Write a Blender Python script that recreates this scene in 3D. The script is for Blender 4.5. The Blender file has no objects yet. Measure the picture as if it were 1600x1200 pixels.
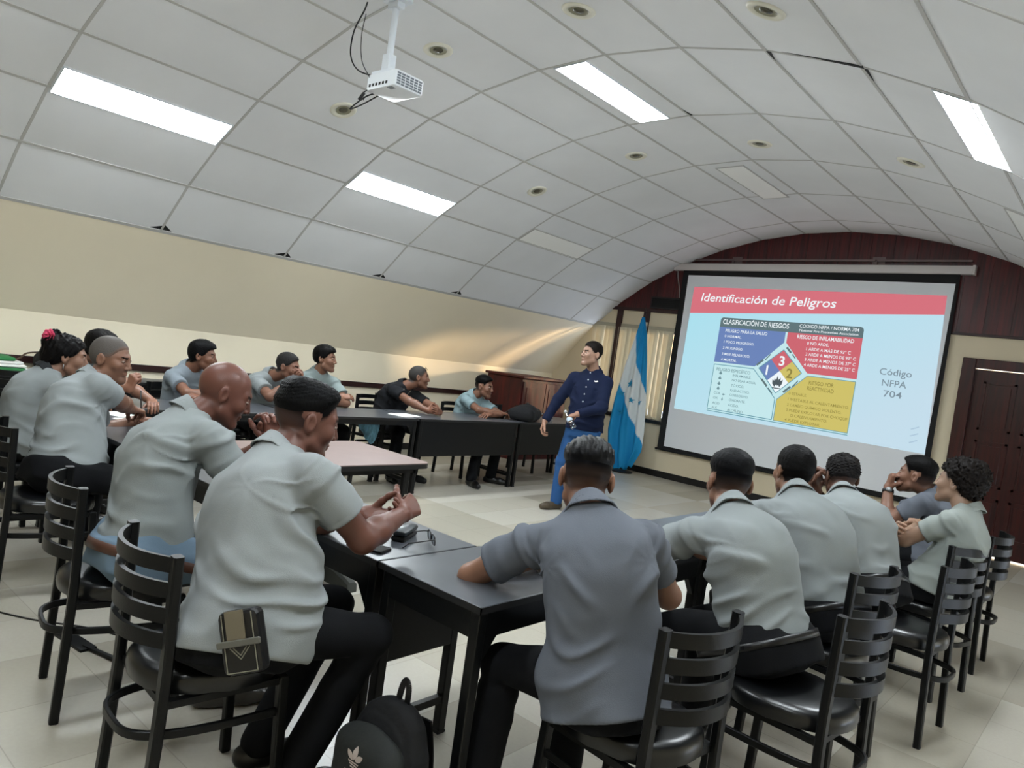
import bpy, bmesh, math, random
import numpy as np
from mathutils import Vector, Matrix
random.seed(7); rng = np.random.RandomState(7)
SC = bpy.context.scene
COL = SC.collection
PI = math.pi
R = math.radians

# ------------------------------------------------------------------ camera, world, exposure
EYE = 1.53
def make_camera():
    yaw, pit, rol = R(40.624), R(-2.332), R(8.1095)
    cy, sy, cp, sp = math.cos(yaw), math.sin(yaw), math.cos(pit), math.sin(pit)
    fw = Vector((-sy*cp, cy*cp, sp)); rt = Vector((cy, sy, 0)); up = rt.cross(fw)
    c, s = math.cos(rol), math.sin(rol)
    r2 = c*rt + s*up; u2 = -s*rt + c*up
    cam = bpy.data.cameras.new('camera'); co = bpy.data.objects.new('camera', cam); COL.objects.link(co)
    cam.sensor_width = 36; cam.lens = 36*1160/1600; cam.clip_start = .05
    m = Matrix((( r2.x, u2.x, -fw.x, 0), (r2.y, u2.y, -fw.y, 0), (r2.z, u2.z, -fw.z, EYE), (0, 0, 0, 1)))
    co.matrix_world = m
    SC.camera = co
make_camera()
W = bpy.data.worlds.new('world'); SC.world = W; W.use_nodes = True
W.node_tree.nodes['Background'].inputs[0].default_value = (.75, .85, 1, 1)
W.node_tree.nodes['Background'].inputs[1].default_value = 6.0
sun = bpy.data.lights.new('sun', 'SUN'); sun.energy = 11; sun.angle = .10; sun.color = (1, .70, .40)
suno = bpy.data.objects.new('sun', sun); COL.objects.link(suno)
suno.rotation_euler = Vector((-.50, -.84, -.15)).to_track_quat('-Z', 'Y').to_euler()
PANEL_GLOW = 55.0
SC.view_settings.view_transform = 'Standard'; SC.view_settings.look = 'None'
SC.view_settings.gamma = 1; SC.view_settings.use_curve_mapping = False
SC.view_settings.exposure = 0.14

# ------------------------------------------------------------------ materials
MATS = {}
def lin(c):
    return tuple((x/12.92 if x <= .04045 else ((x+.055)/1.055)**2.4) for x in c)
def hexc(h):
    return lin(tuple(int(h[i:i+2], 16)/255 for i in (0, 2, 4)))
def mat(name, col, rough=.5, metal=0, spec=.5, bump=None, var=None, emit=None, estr=1, trans=0, alpha=None, coat=0, sheen=0, ior=1.45):
    """bump=(scale,strength,stretch) noise bump; var=(scale,amount,stretch) value variation"""
    if name in MATS: return MATS[name]
    m = bpy.data.materials.new(name); m.use_nodes = True
    nt = m.node_tree; b = nt.nodes['Principled BSDF']
    if isinstance(col, str): col = hexc(col)
    b.inputs['Base Color'].default_value = (*col, 1)
    b.inputs['Roughness'].default_value = rough; b.inputs['Metallic'].default_value = metal
    b.inputs['Specular IOR Level'].default_value = spec
    b.inputs['Transmission Weight'].default_value = trans
    b.inputs['IOR'].default_value = ior
    if coat: b.inputs['Coat Weight'].default_value = coat; b.inputs['Coat Roughness'].default_value = .15
    if sheen: b.inputs['Sheen Weight'].default_value = sheen
    if emit:
        b.inputs['Emission Color'].default_value = (*(hexc(emit) if isinstance(emit, str) else emit), 1); b.inputs['Emission Strength'].default_value = estr
    tc = None
    def coords(stretch):
        tc = nt.nodes.new('ShaderNodeTexCoord'); mp = nt.nodes.new('ShaderNodeMapping')
        mp.inputs['Scale'].default_value = stretch
        nt.links.new(tc.outputs['Object'], mp.inputs['Vector']); return mp.outputs['Vector']
    if var:
        n = nt.nodes.new('ShaderNodeTexNoise'); n.inputs['Scale'].default_value = var[0]; n.inputs['Detail'].default_value = 5
        nt.links.new(coords(var[2] if len(var) > 2 else (1, 1, 1)), n.inputs['Vector'])
        mr = nt.nodes.new('ShaderNodeMapRange'); mr.inputs[1].default_value = .3; mr.inputs[2].default_value = .7
        mr.inputs[3].default_value = 1-var[1]; mr.inputs[4].default_value = 1+var[1]
        nt.links.new(n.outputs['Fac'], mr.inputs[0])
        mx = nt.nodes.new('ShaderNodeVectorMath'); mx.operation = 'SCALE'; mx.inputs[0].default_value = col
        nt.links.new(mr.outputs[0], mx.inputs['Scale']); nt.links.new(mx.outputs[0], b.inputs['Base Color'])
    if bump:
        n = nt.nodes.new('ShaderNodeTexNoise'); n.inputs['Scale'].default_value = bump[0]; n.inputs['Detail'].default_value = 4
        nt.links.new(coords(bump[2] if len(bump) > 2 else (1, 1, 1)), n.inputs['Vector'])
        bp = nt.nodes.new('ShaderNodeBump'); bp.inputs['Strength'].default_value = bump[1]; bp.inputs['Distance'].default_value = .01
        nt.links.new(n.outputs['Fac'], bp.inputs['Height']); nt.links.new(bp.outputs[0], b.inputs['Normal'])
    MATS[name] = m; return m
def vcol_mat(name, rough, bump=None, sheen=0, spec=.4, sss=0):
    m = mat(name, (.5, .5, .5), rough, spec=spec, bump=bump, sheen=sheen)
    nt = m.node_tree
    a = nt.nodes.new('ShaderNodeAttribute'); a.attribute_name = 'Col'
    nt.links.new(a.outputs['Color'], nt.nodes['Principled BSDF'].inputs['Base Color'])
    if name == 'skin':   # cropped hair on the scalp is matt, bare skin has a sheen
        bw = nt.nodes.new('ShaderNodeRGBToBW'); nt.links.new(a.outputs['Color'], bw.inputs[0])
        mr = nt.nodes.new('ShaderNodeMapRange'); mr.inputs[1].default_value = .012; mr.inputs[2].default_value = .05; mr.inputs[3].default_value = .03; mr.inputs[4].default_value = spec
        nt.links.new(bw.outputs[0], mr.inputs[0]); nt.links.new(mr.outputs[0], nt.nodes['Principled BSDF'].inputs['Specular IOR Level'])
    return m
def wood_mat(name, c1, c2, scale=3, stretch=(6, 6, .5), rough=.35):
    m = mat(name, c1, rough)
    nt = m.node_tree; b = nt.nodes['Principled BSDF']
    tc = nt.nodes.new('ShaderNodeTexCoord'); mp = nt.nodes.new('ShaderNodeMapping'); mp.inputs['Scale'].default_value = stretch
    n = nt.nodes.new('ShaderNodeTexNoise'); n.inputs['Scale'].default_value = scale; n.inputs['Detail'].default_value = 8; n.inputs['Distortion'].default_value = .6
    cr = nt.nodes.new('ShaderNodeValToRGB'); cr.color_ramp.elements[0].position = .32; cr.color_ramp.elements[1].position = .7
    cr.color_ramp.elements[0].color = (*hexc(c1), 1); cr.color_ramp.elements[1].color = (*hexc(c2), 1)
    nt.links.new(tc.outputs['Object'], mp.inputs[0]); nt.links.new(mp.outputs[0], n.inputs[0]); nt.links.new(n.outputs['Fac'], cr.inputs[0]); nt.links.new(cr.outputs[0], b.inputs['Base Color'])
    return m
def floor_mat():
    m = mat('terrazzo_tile', (.6, .57, .5), .22, spec=.45)
    nt = m.node_tree; b = nt.nodes['Principled BSDF']; L = nt.links.new; N = nt.nodes.new
    g = N('ShaderNodeNewGeometry'); sep = N('ShaderNodeSeparateXYZ'); L(g.outputs['Position'], sep.inputs[0])
    def math_(op, a, bb=None, cc=None):
        n = N('ShaderNodeMath'); n.operation = op
        for i, v in enumerate((a, bb, cc)):
            if v is None: continue
            if hasattr(v, 'type'): L(v, n.inputs[i])
            else: n.inputs[i].default_value = v
        return n.outputs[0]
    T = .42
    ux = math_('DIVIDE', sep.outputs[0], T); uy = math_('DIVIDE', sep.outputs[1], T)
    ix = math_('FLOOR', ux); iy = math_('FLOOR', uy); fx = math_('FRACT', ux); fy = math_('FRACT', uy)
    cb = N('ShaderNodeCombineXYZ'); L(ix, cb.inputs[0]); L(math_('FLOOR', math_('DIVIDE', iy, 3.0)), cb.inputs[1])
    wn = N('ShaderNodeTexWhiteNoise'); wn.noise_dimensions = '2D'; L(cb.outputs[0], wn.inputs['Vector'])
    cr = N('ShaderNodeValToRGB'); e = cr.color_ramp.elements
    e[0].color = (*hexc('a09a8d'), 1); e[1].color = (*hexc('bcb7ac'), 1); e[1].position = .85
    x = e.new(.45); x.color = (*hexc('b0aa9c'), 1)
    L(wn.outputs['Value'], cr.inputs[0])
    n1 = N('ShaderNodeTexNoise'); n1.inputs['Scale'].default_value = 1.1; n1.inputs['Detail'].default_value = 1; L(g.outputs['Position'], n1.inputs['Vector'])
    n2 = N('ShaderNodeTexNoise'); n2.inputs['Scale'].default_value = 60; n2.inputs['Detail'].default_value = 2; L(g.outputs['Position'], n2.inputs['Vector'])
    f1 = N('ShaderNodeMapRange'); f1.inputs[1].default_value = .3; f1.inputs[2].default_value = .7; f1.inputs[3].default_value = .95; f1.inputs[4].default_value = 1.04; L(n1.outputs['Fac'], f1.inputs[0])
    f2 = N('ShaderNodeMapRange'); f2.inputs[1].default_value = .3; f2.inputs[2].default_value = .7; f2.inputs[3].default_value = .98; f2.inputs[4].default_value = 1.02; L(n2.outputs['Fac'], f2.inputs[0])
    ed = math_('MINIMUM', math_('MINIMUM', fx, math_('SUBTRACT', 1.0, fx)), math_('MINIMUM', fy, math_('SUBTRACT', 1.0, fy)))
    ln = N('ShaderNodeMapRange'); ln.inputs[1].default_value = .002; ln.inputs[2].default_value = .007; ln.inputs[3].default_value = .78; ln.inputs[4].default_value = 1; L(ed, ln.inputs[0])
    tot = math_('MULTIPLY', f2.outputs[0], ln.outputs[0])
    sc = N('ShaderNodeVectorMath'); sc.operation = 'SCALE'; L(cr.outputs[0], sc.inputs[0]); L(tot, sc.inputs['Scale'])
    L(sc.outputs[0], b.inputs['Base Color'])
    rr = N('ShaderNodeMapRange'); rr.inputs[3].default_value = .24; rr.inputs[4].default_value = .32; L(n1.outputs['Fac'], rr.inputs[0]); b.inputs['Roughness'].default_value = .27
    return m

M_tile = mat('ceiling_tile', 'dfe0e1', .75, spec=.25, var=(1.3, .04))
M_tbar = mat('ceiling_bar', 'b4b3af', .5)
M_dark = mat('gap_and_vent_black', '0a0a0a', .8)  # black for the shade in tile gaps and for the vent grille
M_slant = mat('cream_wall', 'eee3ca', .6, var=(.8, .04))
M_front = mat('cream_front_wall', 'd3c6aa', .6, var=(1, .05))
M_floor = floor_mat()
M_wood = wood_mat('dark_red_panelling', '2a0b0b', '57191a', 4, (8, 8, .35), .3)
M_door = wood_mat('dark_door_wood', '22090a', '42130f', 5, (7, 7, .4), .28)
M_rail = mat('dark_rail', '2c1210', .4, var=(5, .3))
M_cab = wood_mat('red_cabinet_wood', '260605', '54120d', 3, (3, 3, .8), .6)
M_base = mat('black_baseboard', '151312', .4)
M_metal = mat('black_powder_metal', '090a0b', .42, spec=.3, bump=(220, .05))
M_vinyl = mat('black_vinyl', '090a0c', .28, spec=.6, bump=(30, .04))
M_tabtop = mat('charcoal_laminate', '4b4e53', .28, spec=.6, var=(6, .12))
M_tabedge = mat('worn_black_edge', '1b1b1c', .45)
M_tabframe = mat('black_table_steel', '060708', .4, spec=.4)
M_tantop = mat('brown_laminate', '8a7672', .35, var=(4, .06))
M_white = mat('white_plastic', 'd9dde0', .4)
M_whitemetal = mat('white_metal', 'd4d9de', .35)
M_trimring = mat('downlight_trim', 'd9d6c6', .45)
M_can = mat('downlight_can', '8f8c76', .4)
M_bulb = mat('frosted_glass', 'a9a799', .3)
M_panel_on = mat('lit_diffuser', 'ffffff', .5, emit=(.88, .955, 1), estr=PANEL_GLOW)
M_panel_off = mat('unlit_diffuser', 'f2f2ee', .5)
M_paper = mat('white_paper', 'e8e8e4', .7)
M_black = mat('black_plastic', '0c0c0d', .4)
M_cloth = mat('black_cloth', '0c0d10', .85, bump=(40, .25))
M_screen = mat('screen_fabric', 'e0e3e7', .8)
M_screenborder = mat('screen_border', '0e0e10', .8)
M_steel = mat('brushed_steel', '8c8f90', .35, metal=.8)
M_pedestal = mat('grey_pedestal_metal', '4a4c49', .45, metal=.3)
M_blind = mat('blind_vane', 'b8b3a0', .6)
def _translucent():
    nt = M_blind.node_tree; t = nt.nodes.new('ShaderNodeBsdfTranslucent'); t.inputs[0].default_value = (.75, .66, .48, 1)
    mx = nt.nodes.new('ShaderNodeMixShader'); mx.inputs[0].default_value = .3
    nt.links.new(nt.nodes['Principled BSDF'].outputs[0], mx.inputs[1]); nt.links.new(t.outputs[0], mx.inputs[2]); nt.links.new(mx.outputs[0], nt.nodes['Material Output'].inputs['Surface'])
_translucent()
M_gold = mat('gold_badge', 'd9b23a', .4)
def thin_glass(name, tint, gloss):
    m = mat(name, (1, 1, 1), .05); nt = m.node_tree
    t = nt.nodes.new('ShaderNodeBsdfTransparent'); t.inputs[0].default_value = (*tint, 1)
    g = nt.nodes.new('ShaderNodeBsdfGlossy'); g.inputs['Roughness'].default_value = .06
    lw = nt.nodes.new('ShaderNodeLayerWeight'); lw.inputs['Blend'].default_value = gloss
    mx = nt.nodes.new('ShaderNodeMixShader'); out = nt.nodes['Material Output']
    nt.links.new(lw.outputs['Facing'], mx.inputs[0]); nt.links.new(t.outputs[0], mx.inputs[1]); nt.links.new(g.outputs[0], mx.inputs[2]); nt.links.new(mx.outputs[0], out.inputs['Surface'])
    return m
M_plasticclear = thin_glass('clear_bottle', (.86, .9, .95), .45)
M_glass = thin_glass('window_glass', (.95, .97, 1), .12)
M_cable = mat('black_cable', '101010', .5)

# ------------------------------------------------------------------ mesh helpers
class MB:
    def __init__(self): self.v = []; self.f = []; self.mi = []
    def add(self, vs, fs, mi=0):
        o = len(self.v); self.v += [tuple(p) for p in vs]; self.f += [tuple(i+o for i in f) for f in fs]; self.mi += [mi]*len(fs); return self
    def box(self, lo, hi, bev=0, mi=0, mtx=None):
        x0, y0, z0 = lo; x1, y1, z1 = hi
        if bev <= 0:
            vs = [(x0,y0,z0),(x1,y0,z0),(x1,y1,z0),(x0,y1,z0),(x0,y0,z1),(x1,y0,z1),(x1,y1,z1),(x0,y1,z1)]
            fs = [(0,3,2,1),(4,5,6,7),(0,1,5,4),(1,2,6,5),(2,3,7,6),(3,0,4,7)]
        else:
            b = min(bev, (x1-x0)*.49, (y1-y0)*.49, (z1-z0)*.49)
            vs = []; fs = []
            def ring(z, i):
                a = b*.29
                X0, X1, Y0, Y1 = x0+i, x1-i, y0+i, y1-i
                c = b
                return [(X0+c,Y0,z),(X1-c,Y0,z),(X1-a,Y0+a,z),(X1,Y0+c,z),(X1,Y1-c,z),(X1-a,Y1-a,z),(X1-c,Y1,z),(X0+c,Y1,z),(X0+a,Y1-a,z),(X0,Y1-c,z),(X0,Y0+c,z),(X0+a,Y0+a,z)]
            prof = ((z0, b*.7), (z0+b*.3, b*.2), (z0+b, 0), (z1-b, 0), (z1-b*.3, b*.2), (z1, b*.7))
            if min(x1-x0, y1-y0) < 2*(b+b*.7): prof = ((z0, 0), (z1, 0))
            for z, i in prof: vs += ring(z, i)
            n = 12
            for k in range(len(prof)-1):
                for j in range(n):
                    fs.append((k*n+j, k*n+(j+1)%n, (k+1)*n+(j+1)%n, (k+1)*n+j))
            fs.append(tuple(range(n-1, -1, -1))); fs.append(tuple((len(prof)-1)*n+j for j in range(n)))
        if mtx is not None: vs = [tuple(mtx @ Vector(p)) for p in vs]
        return self.add(vs, fs, mi)
    def bar(self, a, b, w, h, up=(0, 0, 1), mi=0, bev=0):
        a = Vector(a); b = Vector(b); d = (b-a); L = d.length; d.normalize(); up = Vector(up)
        x = up.cross(d)
        if x.length < 1e-4: x = Vector((1, 0, 0)).cross(d)
        x.normalize(); y = d.cross(x)
        m = Matrix(((x.x, y.x, d.x, a.x), (x.y, y.y, d.y, a.y), (x.z, y.z, d.z, a.z), (0, 0, 0, 1)))
        return self.box((-w/2, -h/2, 0), (w/2, h/2, L), bev, mi, m)
    def tube(self, pts, r, n=8, mi=0, cap=True):
        pts = [Vector(p) for p in pts]; vs = []; fs = []
        rr = r if isinstance(r, (list, tuple)) else [r]*len(pts)
        px = None
        for i, p in enumerate(pts):
            t = (pts[min(i+1, len(pts)-1)]-pts[max(i-1, 0)]).normalized()
            if px is None:
                px = t.cross(Vector((0, 0, 1)))
                if px.length < 1e-3: px = t.cross(Vector((1, 0, 0)))
            px = (px - t*px.dot(t)).normalized(); py = t.cross(px)
            for k in range(n):
                a = 2*PI*k/n; vs.append(p+px*(rr[i]*math.cos(a))+py*(rr[i]*math.sin(a)))
        for i in range(len(pts)-1):
            for k in range(n): fs.append((i*n+k, i*n+(k+1)%n, (i+1)*n+(k+1)%n, (i+1)*n+k))
        if cap: fs.append(tuple(range(n-1, -1, -1))); fs.append(tuple((len(pts)-1)*n+k for k in range(n)))
        return self.add(vs, fs, mi)
    def lathe(self, prof, c=(0, 0, 0), n=24, mi=0, mtx=None, cap=True):
        vs = []; fs = []
        for r, z in prof:
            for k in range(n):
                a = 2*PI*k/n; vs.append(Vector((r*math.cos(a), r*math.sin(a), z)))
        m = len(prof)
        for i in range(m-1):
            for k in range(n): fs.append((i*n+k, i*n+(k+1)%n, (i+1)*n+(k+1)%n, (i+1)*n+k))
        if cap: fs.append(tuple(range(n-1, -1, -1))); fs.append(tuple((m-1)*n+k for k in range(n)))
        c = Vector(c)
        vs = [(mtx @ p if mtx is not None else p)+c for p in vs]
        return self.add(vs, fs, mi)
    def sweep(self, pts, w, h, up=(0, 0, 1), mi=0):
        """one continuous rectangular bar along a path"""
        P = [Vector(p) for p in pts]; vs = []; fs = []; up = Vector(up)
        for i, p in enumerate(P):
            t = (P[min(i+1, len(P)-1)]-P[max(i-1, 0)]).normalized(); x = up.cross(t).normalized(); y = t.cross(x)
            c = min(w, h)*.18
            for a, b in ((-w/2+c, -h/2), (w/2-c, -h/2), (w/2, -h/2+c), (w/2, h/2-c), (w/2-c, h/2), (-w/2+c, h/2), (-w/2, h/2-c), (-w/2, -h/2+c)): vs.append(p+x*a+y*b)
        for i in range(len(P)-1):
            for k in range(8): fs.append((i*8+k, i*8+(k+1) % 8, i*8+8+(k+1) % 8, i*8+8+k))
        n = len(P)-1; fs += [tuple(range(7, -1, -1)), tuple(n*8+k for k in range(8))]
        return self.add(vs, fs, mi)
    def prism(self, poly, z0, z1, mtx=None, mi=0):
        n = len(poly); vs = [Vector((x, y, z0)) for x, y in poly]+[Vector((x, y, z1)) for x, y in poly]
        fs = [tuple(range(n-1, -1, -1)), tuple(range(n, 2*n))]+[(i, (i+1) % n, n+(i+1) % n, n+i) for i in range(n)]
        if mtx is not None: vs = [mtx @ p for p in vs]
        return self.add(vs, fs, mi)
    def build(self, name, mats, parent=None, smooth=False, loc=None, auto=None):
        me = bpy.data.meshes.new(name); me.from_pydata(self.v, [], self.f)
        if not isinstance(mats, (list, tuple)): mats = [mats]
        for m in mats: me.materials.append(m)
        if len(mats) > 1: me.polygons.foreach_set('material_index', self.mi)
        if smooth: me.polygons.foreach_set('use_smooth', [True]*len(me.polygons))
        bm = bmesh.new(); bm.from_mesh(me); bmesh.ops.recalc_face_normals(bm, faces=bm.faces); bm.to_mesh(me); bm.free()
        me.update()
        if smooth and auto is not None: me.set_sharp_from_angle(angle=auto)
        o = bpy.data.objects.new(name, me); COL.objects.link(o)
        if parent is not None: o.parent = parent
        if loc is not None: o.location = loc
        return o
def tag(o, label=None, cat=None, group=None, kind=None):
    if label: o['label'] = label
    if cat: o['category'] = cat
    if group: o['group'] = group
    if kind: o['kind'] = kind
    return o
def empty(name, loc=(0, 0, 0), rz=0, label=None, cat=None, group=None):
    o = bpy.data.objects.new(name, None); COL.objects.link(o); o.location = loc; o.rotation_euler = (0, 0, rz); o.empty_display_size = .1
    return tag(o, label, cat, group)
def dup(root, loc, rz, label, group=None):
    r = root.copy(); COL.objects.link(r); r.location = loc; r.rotation_euler = (0, 0, rz); r['label'] = label
    if group: r['group'] = group
    for ch in list(root.children):
        c = ch.copy(); COL.objects.link(c); c.parent = r
        for g in list(ch.children):
            d = g.copy(); COL.objects.link(d); d.parent = c
    return r
def struct(o, label=None):
    o['kind'] = 'structure'
    if label: o['label'] = label
    return o
# ------------------------------------------------------------------ room shell
FY = 10.0; BY = -3.2; XL = -7.72; XR = 1.12
CX, CZ, CR = -3.3, 3.70-5.26, 5.26
def arc(s): a = s/CR; return (CX+CR*math.sin(a), CZ+CR*math.cos(a))
struct(MB().box((XL-.2, BY-.2, -.1), (XR+.2, FY+.2, 0)).build('floor', M_floor))
S_nodes = [-4.10+.5986*i for i in range(15)]; S_nodes = [s for s in S_nodes if s <= 4.3]
Y_nodes = [1.70-1.27*4+1.27*k for k in range(11)]
# ceiling: flat tiles on a faceted barrel, with thickness upward
mb = MB()
for i in range(len(S_nodes)-1):
    (xa, za), (xb, zb) = arc(S_nodes[i]), arc(S_nodes[i+1])
    mb.add([(xa, BY, za), (xb, BY, zb), (xb, FY+.1, zb), (xa, FY+.1, za), (xa, BY, za+.05), (xb, BY, zb+.05), (xb, FY+.1, zb+.05), (xa, FY+.1, za+.05)],
           [(0, 3, 2, 1), (4, 5, 6, 7), (0, 1, 5, 4), (2, 3, 7, 6), (1, 2, 6, 5), (3, 0, 4, 7)])
ceil = struct(mb.build('ceiling', M_tile))
mb = MB()
for i, s in enumerate(S_nodes):
    x, z = arc(s); nx, nz = (x-CX)/CR, (z-CZ)/CR
    mb.bar((x-nx*.001, BY, z-nz*.001), (x-nx*.001, FY, z-nz*.001), .022 if i else .03, .008, up=(nx, 0, nz))
for y in Y_nodes:
    for i in range(len(S_nodes)-1):
        (xa, za), (xb, zb) = arc(S_nodes[i]), arc(S_nodes[i+1])
        mb.bar((xa, y, za), (xb, y, zb), .02, .007, up=(0, 0, 1))
struct(mb.build('trim_1', M_tbar), 'grey metal bars of the curved suspended ceiling')
# black patches stand in for the shade in gaps of loose tiles
mb = MB()
def gap_shade(s0, y0, ds, dy):
    (x0, z0), (x1, z1) = arc(s0), arc(s0+ds)
    mb.add([(x0, y0, z0-.006), (x1, y0, z1-.006), (x0, y0+dy, z0-.006), (x0, y0, z0-.002), (x1, y0, z1-.002), (x0, y0+dy, z0-.002)], [(0, 1, 2), (5, 4, 3), (0, 3, 4, 1), (1, 4, 5, 2), (2, 5, 3, 0)])
for y in (2.97, 4.23, 5.5, 6.78):
    gap_shade(-4.07, y, .07, .09); gap_shade(-4.07, y, .05, -.10)
gap_shade(1.27+.63, 4.22, -.5, .035); gap_shade(1.29, 4.24, .03, .16); gap_shade(1.9, 4.25, .02, .2); gap_shade(.10, 5.5, .02, -.14)
struct(mb.build('trim_gap_shade', M_dark), 'black patches painted as shade in gaps beside loose ceiling tiles')

# left wall: plumb up to the crease, then the curved cream band up to the tiles
struct(MB().box((XL-.15, BY, 0), (XL, FY+.1, 1.30)).build('wall_left', M_slant))
mb = MB(); n = 14
s0, s1 = math.asin((XL-CX)/CR)*CR, S_nodes[0]
pr = [(XL+.004, 1.255)]+[(lambda q: (q[0]+.004, q[1]))(arc(s0+(s1-s0)*i/(n-1))) for i in range(n)]
vs = []
for (x, z) in pr: vs += [(x, BY, z), (x, FY+.1, z), (x-.12, BY, z+.06), (x-.12, FY+.1, z+.06)]
fs = []
for i in range(n): a = i*4; b = a+4; fs += [(a, b, b+1, a+1), (a+2, a+3, b+3, b+2)]
fs += [(0, 1, 3, 2), (n*4, n*4+2, n*4+3, n*4+1)]
mb.add(vs, fs); struct(mb.build('wall_left_upper', M_slant, smooth=True, auto=.5))
mb = MB()
pr2 = [arc(S_nodes[-1]+(4.95-S_nodes[-1])*i/n) for i in range(n+1)]
vs = []
for (x, z) in pr2: vs += [(x, BY, z), (x, FY+.1, z), (x+.08, BY, z+.06), (x+.08, FY+.1, z+.06)]
fs = []
for i in range(n): a = i*4; b = a+4; fs += [(a, a+1, b+1, b), (a+2, b+2, b+3, a+3)]
mb.add(vs, fs); struct(mb.build('wall_right_upper', M_slant, smooth=True, auto=.5))
zr = pr2[-1][1]; XR = pr2[-1][0]
# right wall with two glazed openings further down the room, daylight comes in there
mb = MB()
wins = [(3.2, 4.9), (6.2, 7.9)]
z0w, z1w = .05, 1.12
zr = max(zr, 1.2)
ys = [BY]+[v for w in wins for v in w]+[FY+.1]
for i in range(0, len(ys), 2): mb.box((XR, ys[i], 0), (XR+.15, ys[i+1], zr+.1))
for a, b in wins: mb.box((XR, a, z1w), (XR+.15, b, zr+.1)); mb.box((XR, a, 0), (XR+.15, b, z0w))
struct(mb.build('wall_right', M_slant))
for i, (a, b) in enumerate(wins):
    mb = MB(); mb.box((XR+.03, a, z0w), (XR+.08, a+.05, z1w)); mb.box((XR+.03, b-.05, z0w), (XR+.08, b, z1w)); mb.box((XR+.03, a+.05, z0w), (XR+.08, b-.05, z0w+.05)); mb.box((XR+.03, a+.05, z1w-.05), (XR+.08, b-.05, z1w)); mb.box((XR+.03, (a+b)/2-.02, z0w+.05), (XR+.08, (a+b)/2+.02, z1w-.05))
    w = struct(mb.build('window_%d' % (i+2), M_whitemetal))
    struct(MB().box((XR+.05, a+.05, z0w+.05), (XR+.06, b-.05, z1w-.05)).build('glass_pane', M_glass, w))
struct(MB().box((XL-.2, BY-.15, 0), (XR+.3, BY, 3.9)).build('wall_back', M_front))

# front wall: cream below, with the window opening left and the door opening right
WX0, WX1, WZ0, WZ1 = -7.0, -5.50, .83, 2.20
DX0, DX1, DZ = -1.62, .32, 2.14
mb = MB()
WT = 2.505
mb.box((XL-.1, FY, 0), (WX0, FY+.15, WT)); mb.box((WX0, FY, 0), (WX1, FY+.15, WZ0)); mb.box((WX0, FY, WZ1), (WX1, FY+.15, WT))
mb.box((WX1, FY, 0), (DX0, FY+.15, WT)); mb.box((DX0, FY, DZ), (DX1, FY+.15, WT)); mb.box((DX1, FY, 0), (XR+.1, FY+.15, WT))
struct(mb.build('wall_front', M_front))
# dark red plank panelling above (each plank a shallow raised strip in the one mesh), arched top follows the ceiling
mb = MB()
xs = np.arange(-6.72, .30, .135)
for i, x in enumerate(xs):
    x1 = x+.131
    def zt(x):
        d = CR**2-(x-CX)**2; return CZ+math.sqrt(max(d, .01))+.03
    d = .012+.006*(i % 2)
    za, zb = zt(x), zt(x1)
    if max(za, zb) < 2.5: continue
    za = max(za, 2.5); zb = max(zb, 2.5)
    mb.add([(x, FY-d, 2.49), (x1, FY-d, 2.49), (x1, FY-d, zb), (x, FY-d, za), (x, FY+.1, 2.49), (x1, FY+.1, 2.49), (x1, FY+.1, zb), (x, FY+.1, za)],
           [(0, 1, 2, 3), (5, 4, 7, 6), (0, 4, 5, 1), (1, 5, 6, 2), (3, 2, 6, 7), (4, 0, 3, 7)])
mb.box((-6.9, FY-.01, 2.5), (.4, FY+.1, 3.75))
struct(mb.build('wall_front_panelling', M_wood))
mb = MB(); mb.box((-6.72, FY-.035, 2.46), (-5.4, FY-.0, 2.51), .004); mb.box((-2.0, FY-.03, 2.485), (.3, FY, 2.515), .004)
struct(mb.build('trim_3', M_rail), 'dark wooden edge strip below the red panelling')
# vertical dark wood post in the window, and its sister by the flag
mb = MB(); mb.box((-6.57, FY-.045, .83), (-6.475, FY-.005, 2.47), .006)
struct(mb.build('trim_4', M_rail), 'dark red wooden post standing in front of the window blind')
mb = MB(); mb.box((-6.09, FY-.045, 2.3), (-5.99, FY-.0, 2.47), .006)
struct(mb.build('trim_5', M_rail), 'short dark wooden post above the window blind')
# recessed dark vent
mb = MB(); v0, v1, a0, a1 = -5.98, -5.35, 2.54, 2.68
mb.box((v0-.02, FY-.035, a0-.02), (v1+.02, FY-.02, a0)); mb.box((v0-.02, FY-.035, a1), (v1+.02, FY-.02, a1+.02)); mb.box((v0-.02, FY-.035, a0), (v0, FY-.02, a1)); mb.box((v1, FY-.035, a0), (v1+.02, FY-.02, a1))
ve = empty('wall_vent', ((v0+v1)/2, FY-.02, a0), 0, 'black rectangular vent recessed in the red panelling left of the screen', 'vent')
def rel(mb, root): 
    l = root.location; mb.v = [(p[0]-l.x, p[1]-l.y, p[2]-l.z) for p in mb.v]; return mb
rel(mb, ve).build('frame', M_base, ve)
mb = MB().box((v0, FY-.025, a0), (v1, FY-.02, a1)); 
for k in range(4): mb.box((v0, FY-.03, a0+.02+k*.033), (v1, FY-.025, a0+.03+k*.033))
rel(mb, ve).build('grille', M_dark, ve)
# baseboard and chair rail
mb = MB(); mb.box((XL, FY-.02, 0), (DX0-.12, FY, .095), .003); struct(mb.build('baseboard_front', M_base))
mb = MB(); mb.box((XL, BY, 0), (XL+.02, FY-.02, .09), .003); struct(mb.build('baseboard_left', M_base))
mb = MB(); mb.box((XL, BY, .825), (XL+.03, FY-.02, .89), .004); struct(mb.build('trim_6', M_rail), 'dark brown chair rail along the left wall')

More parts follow.
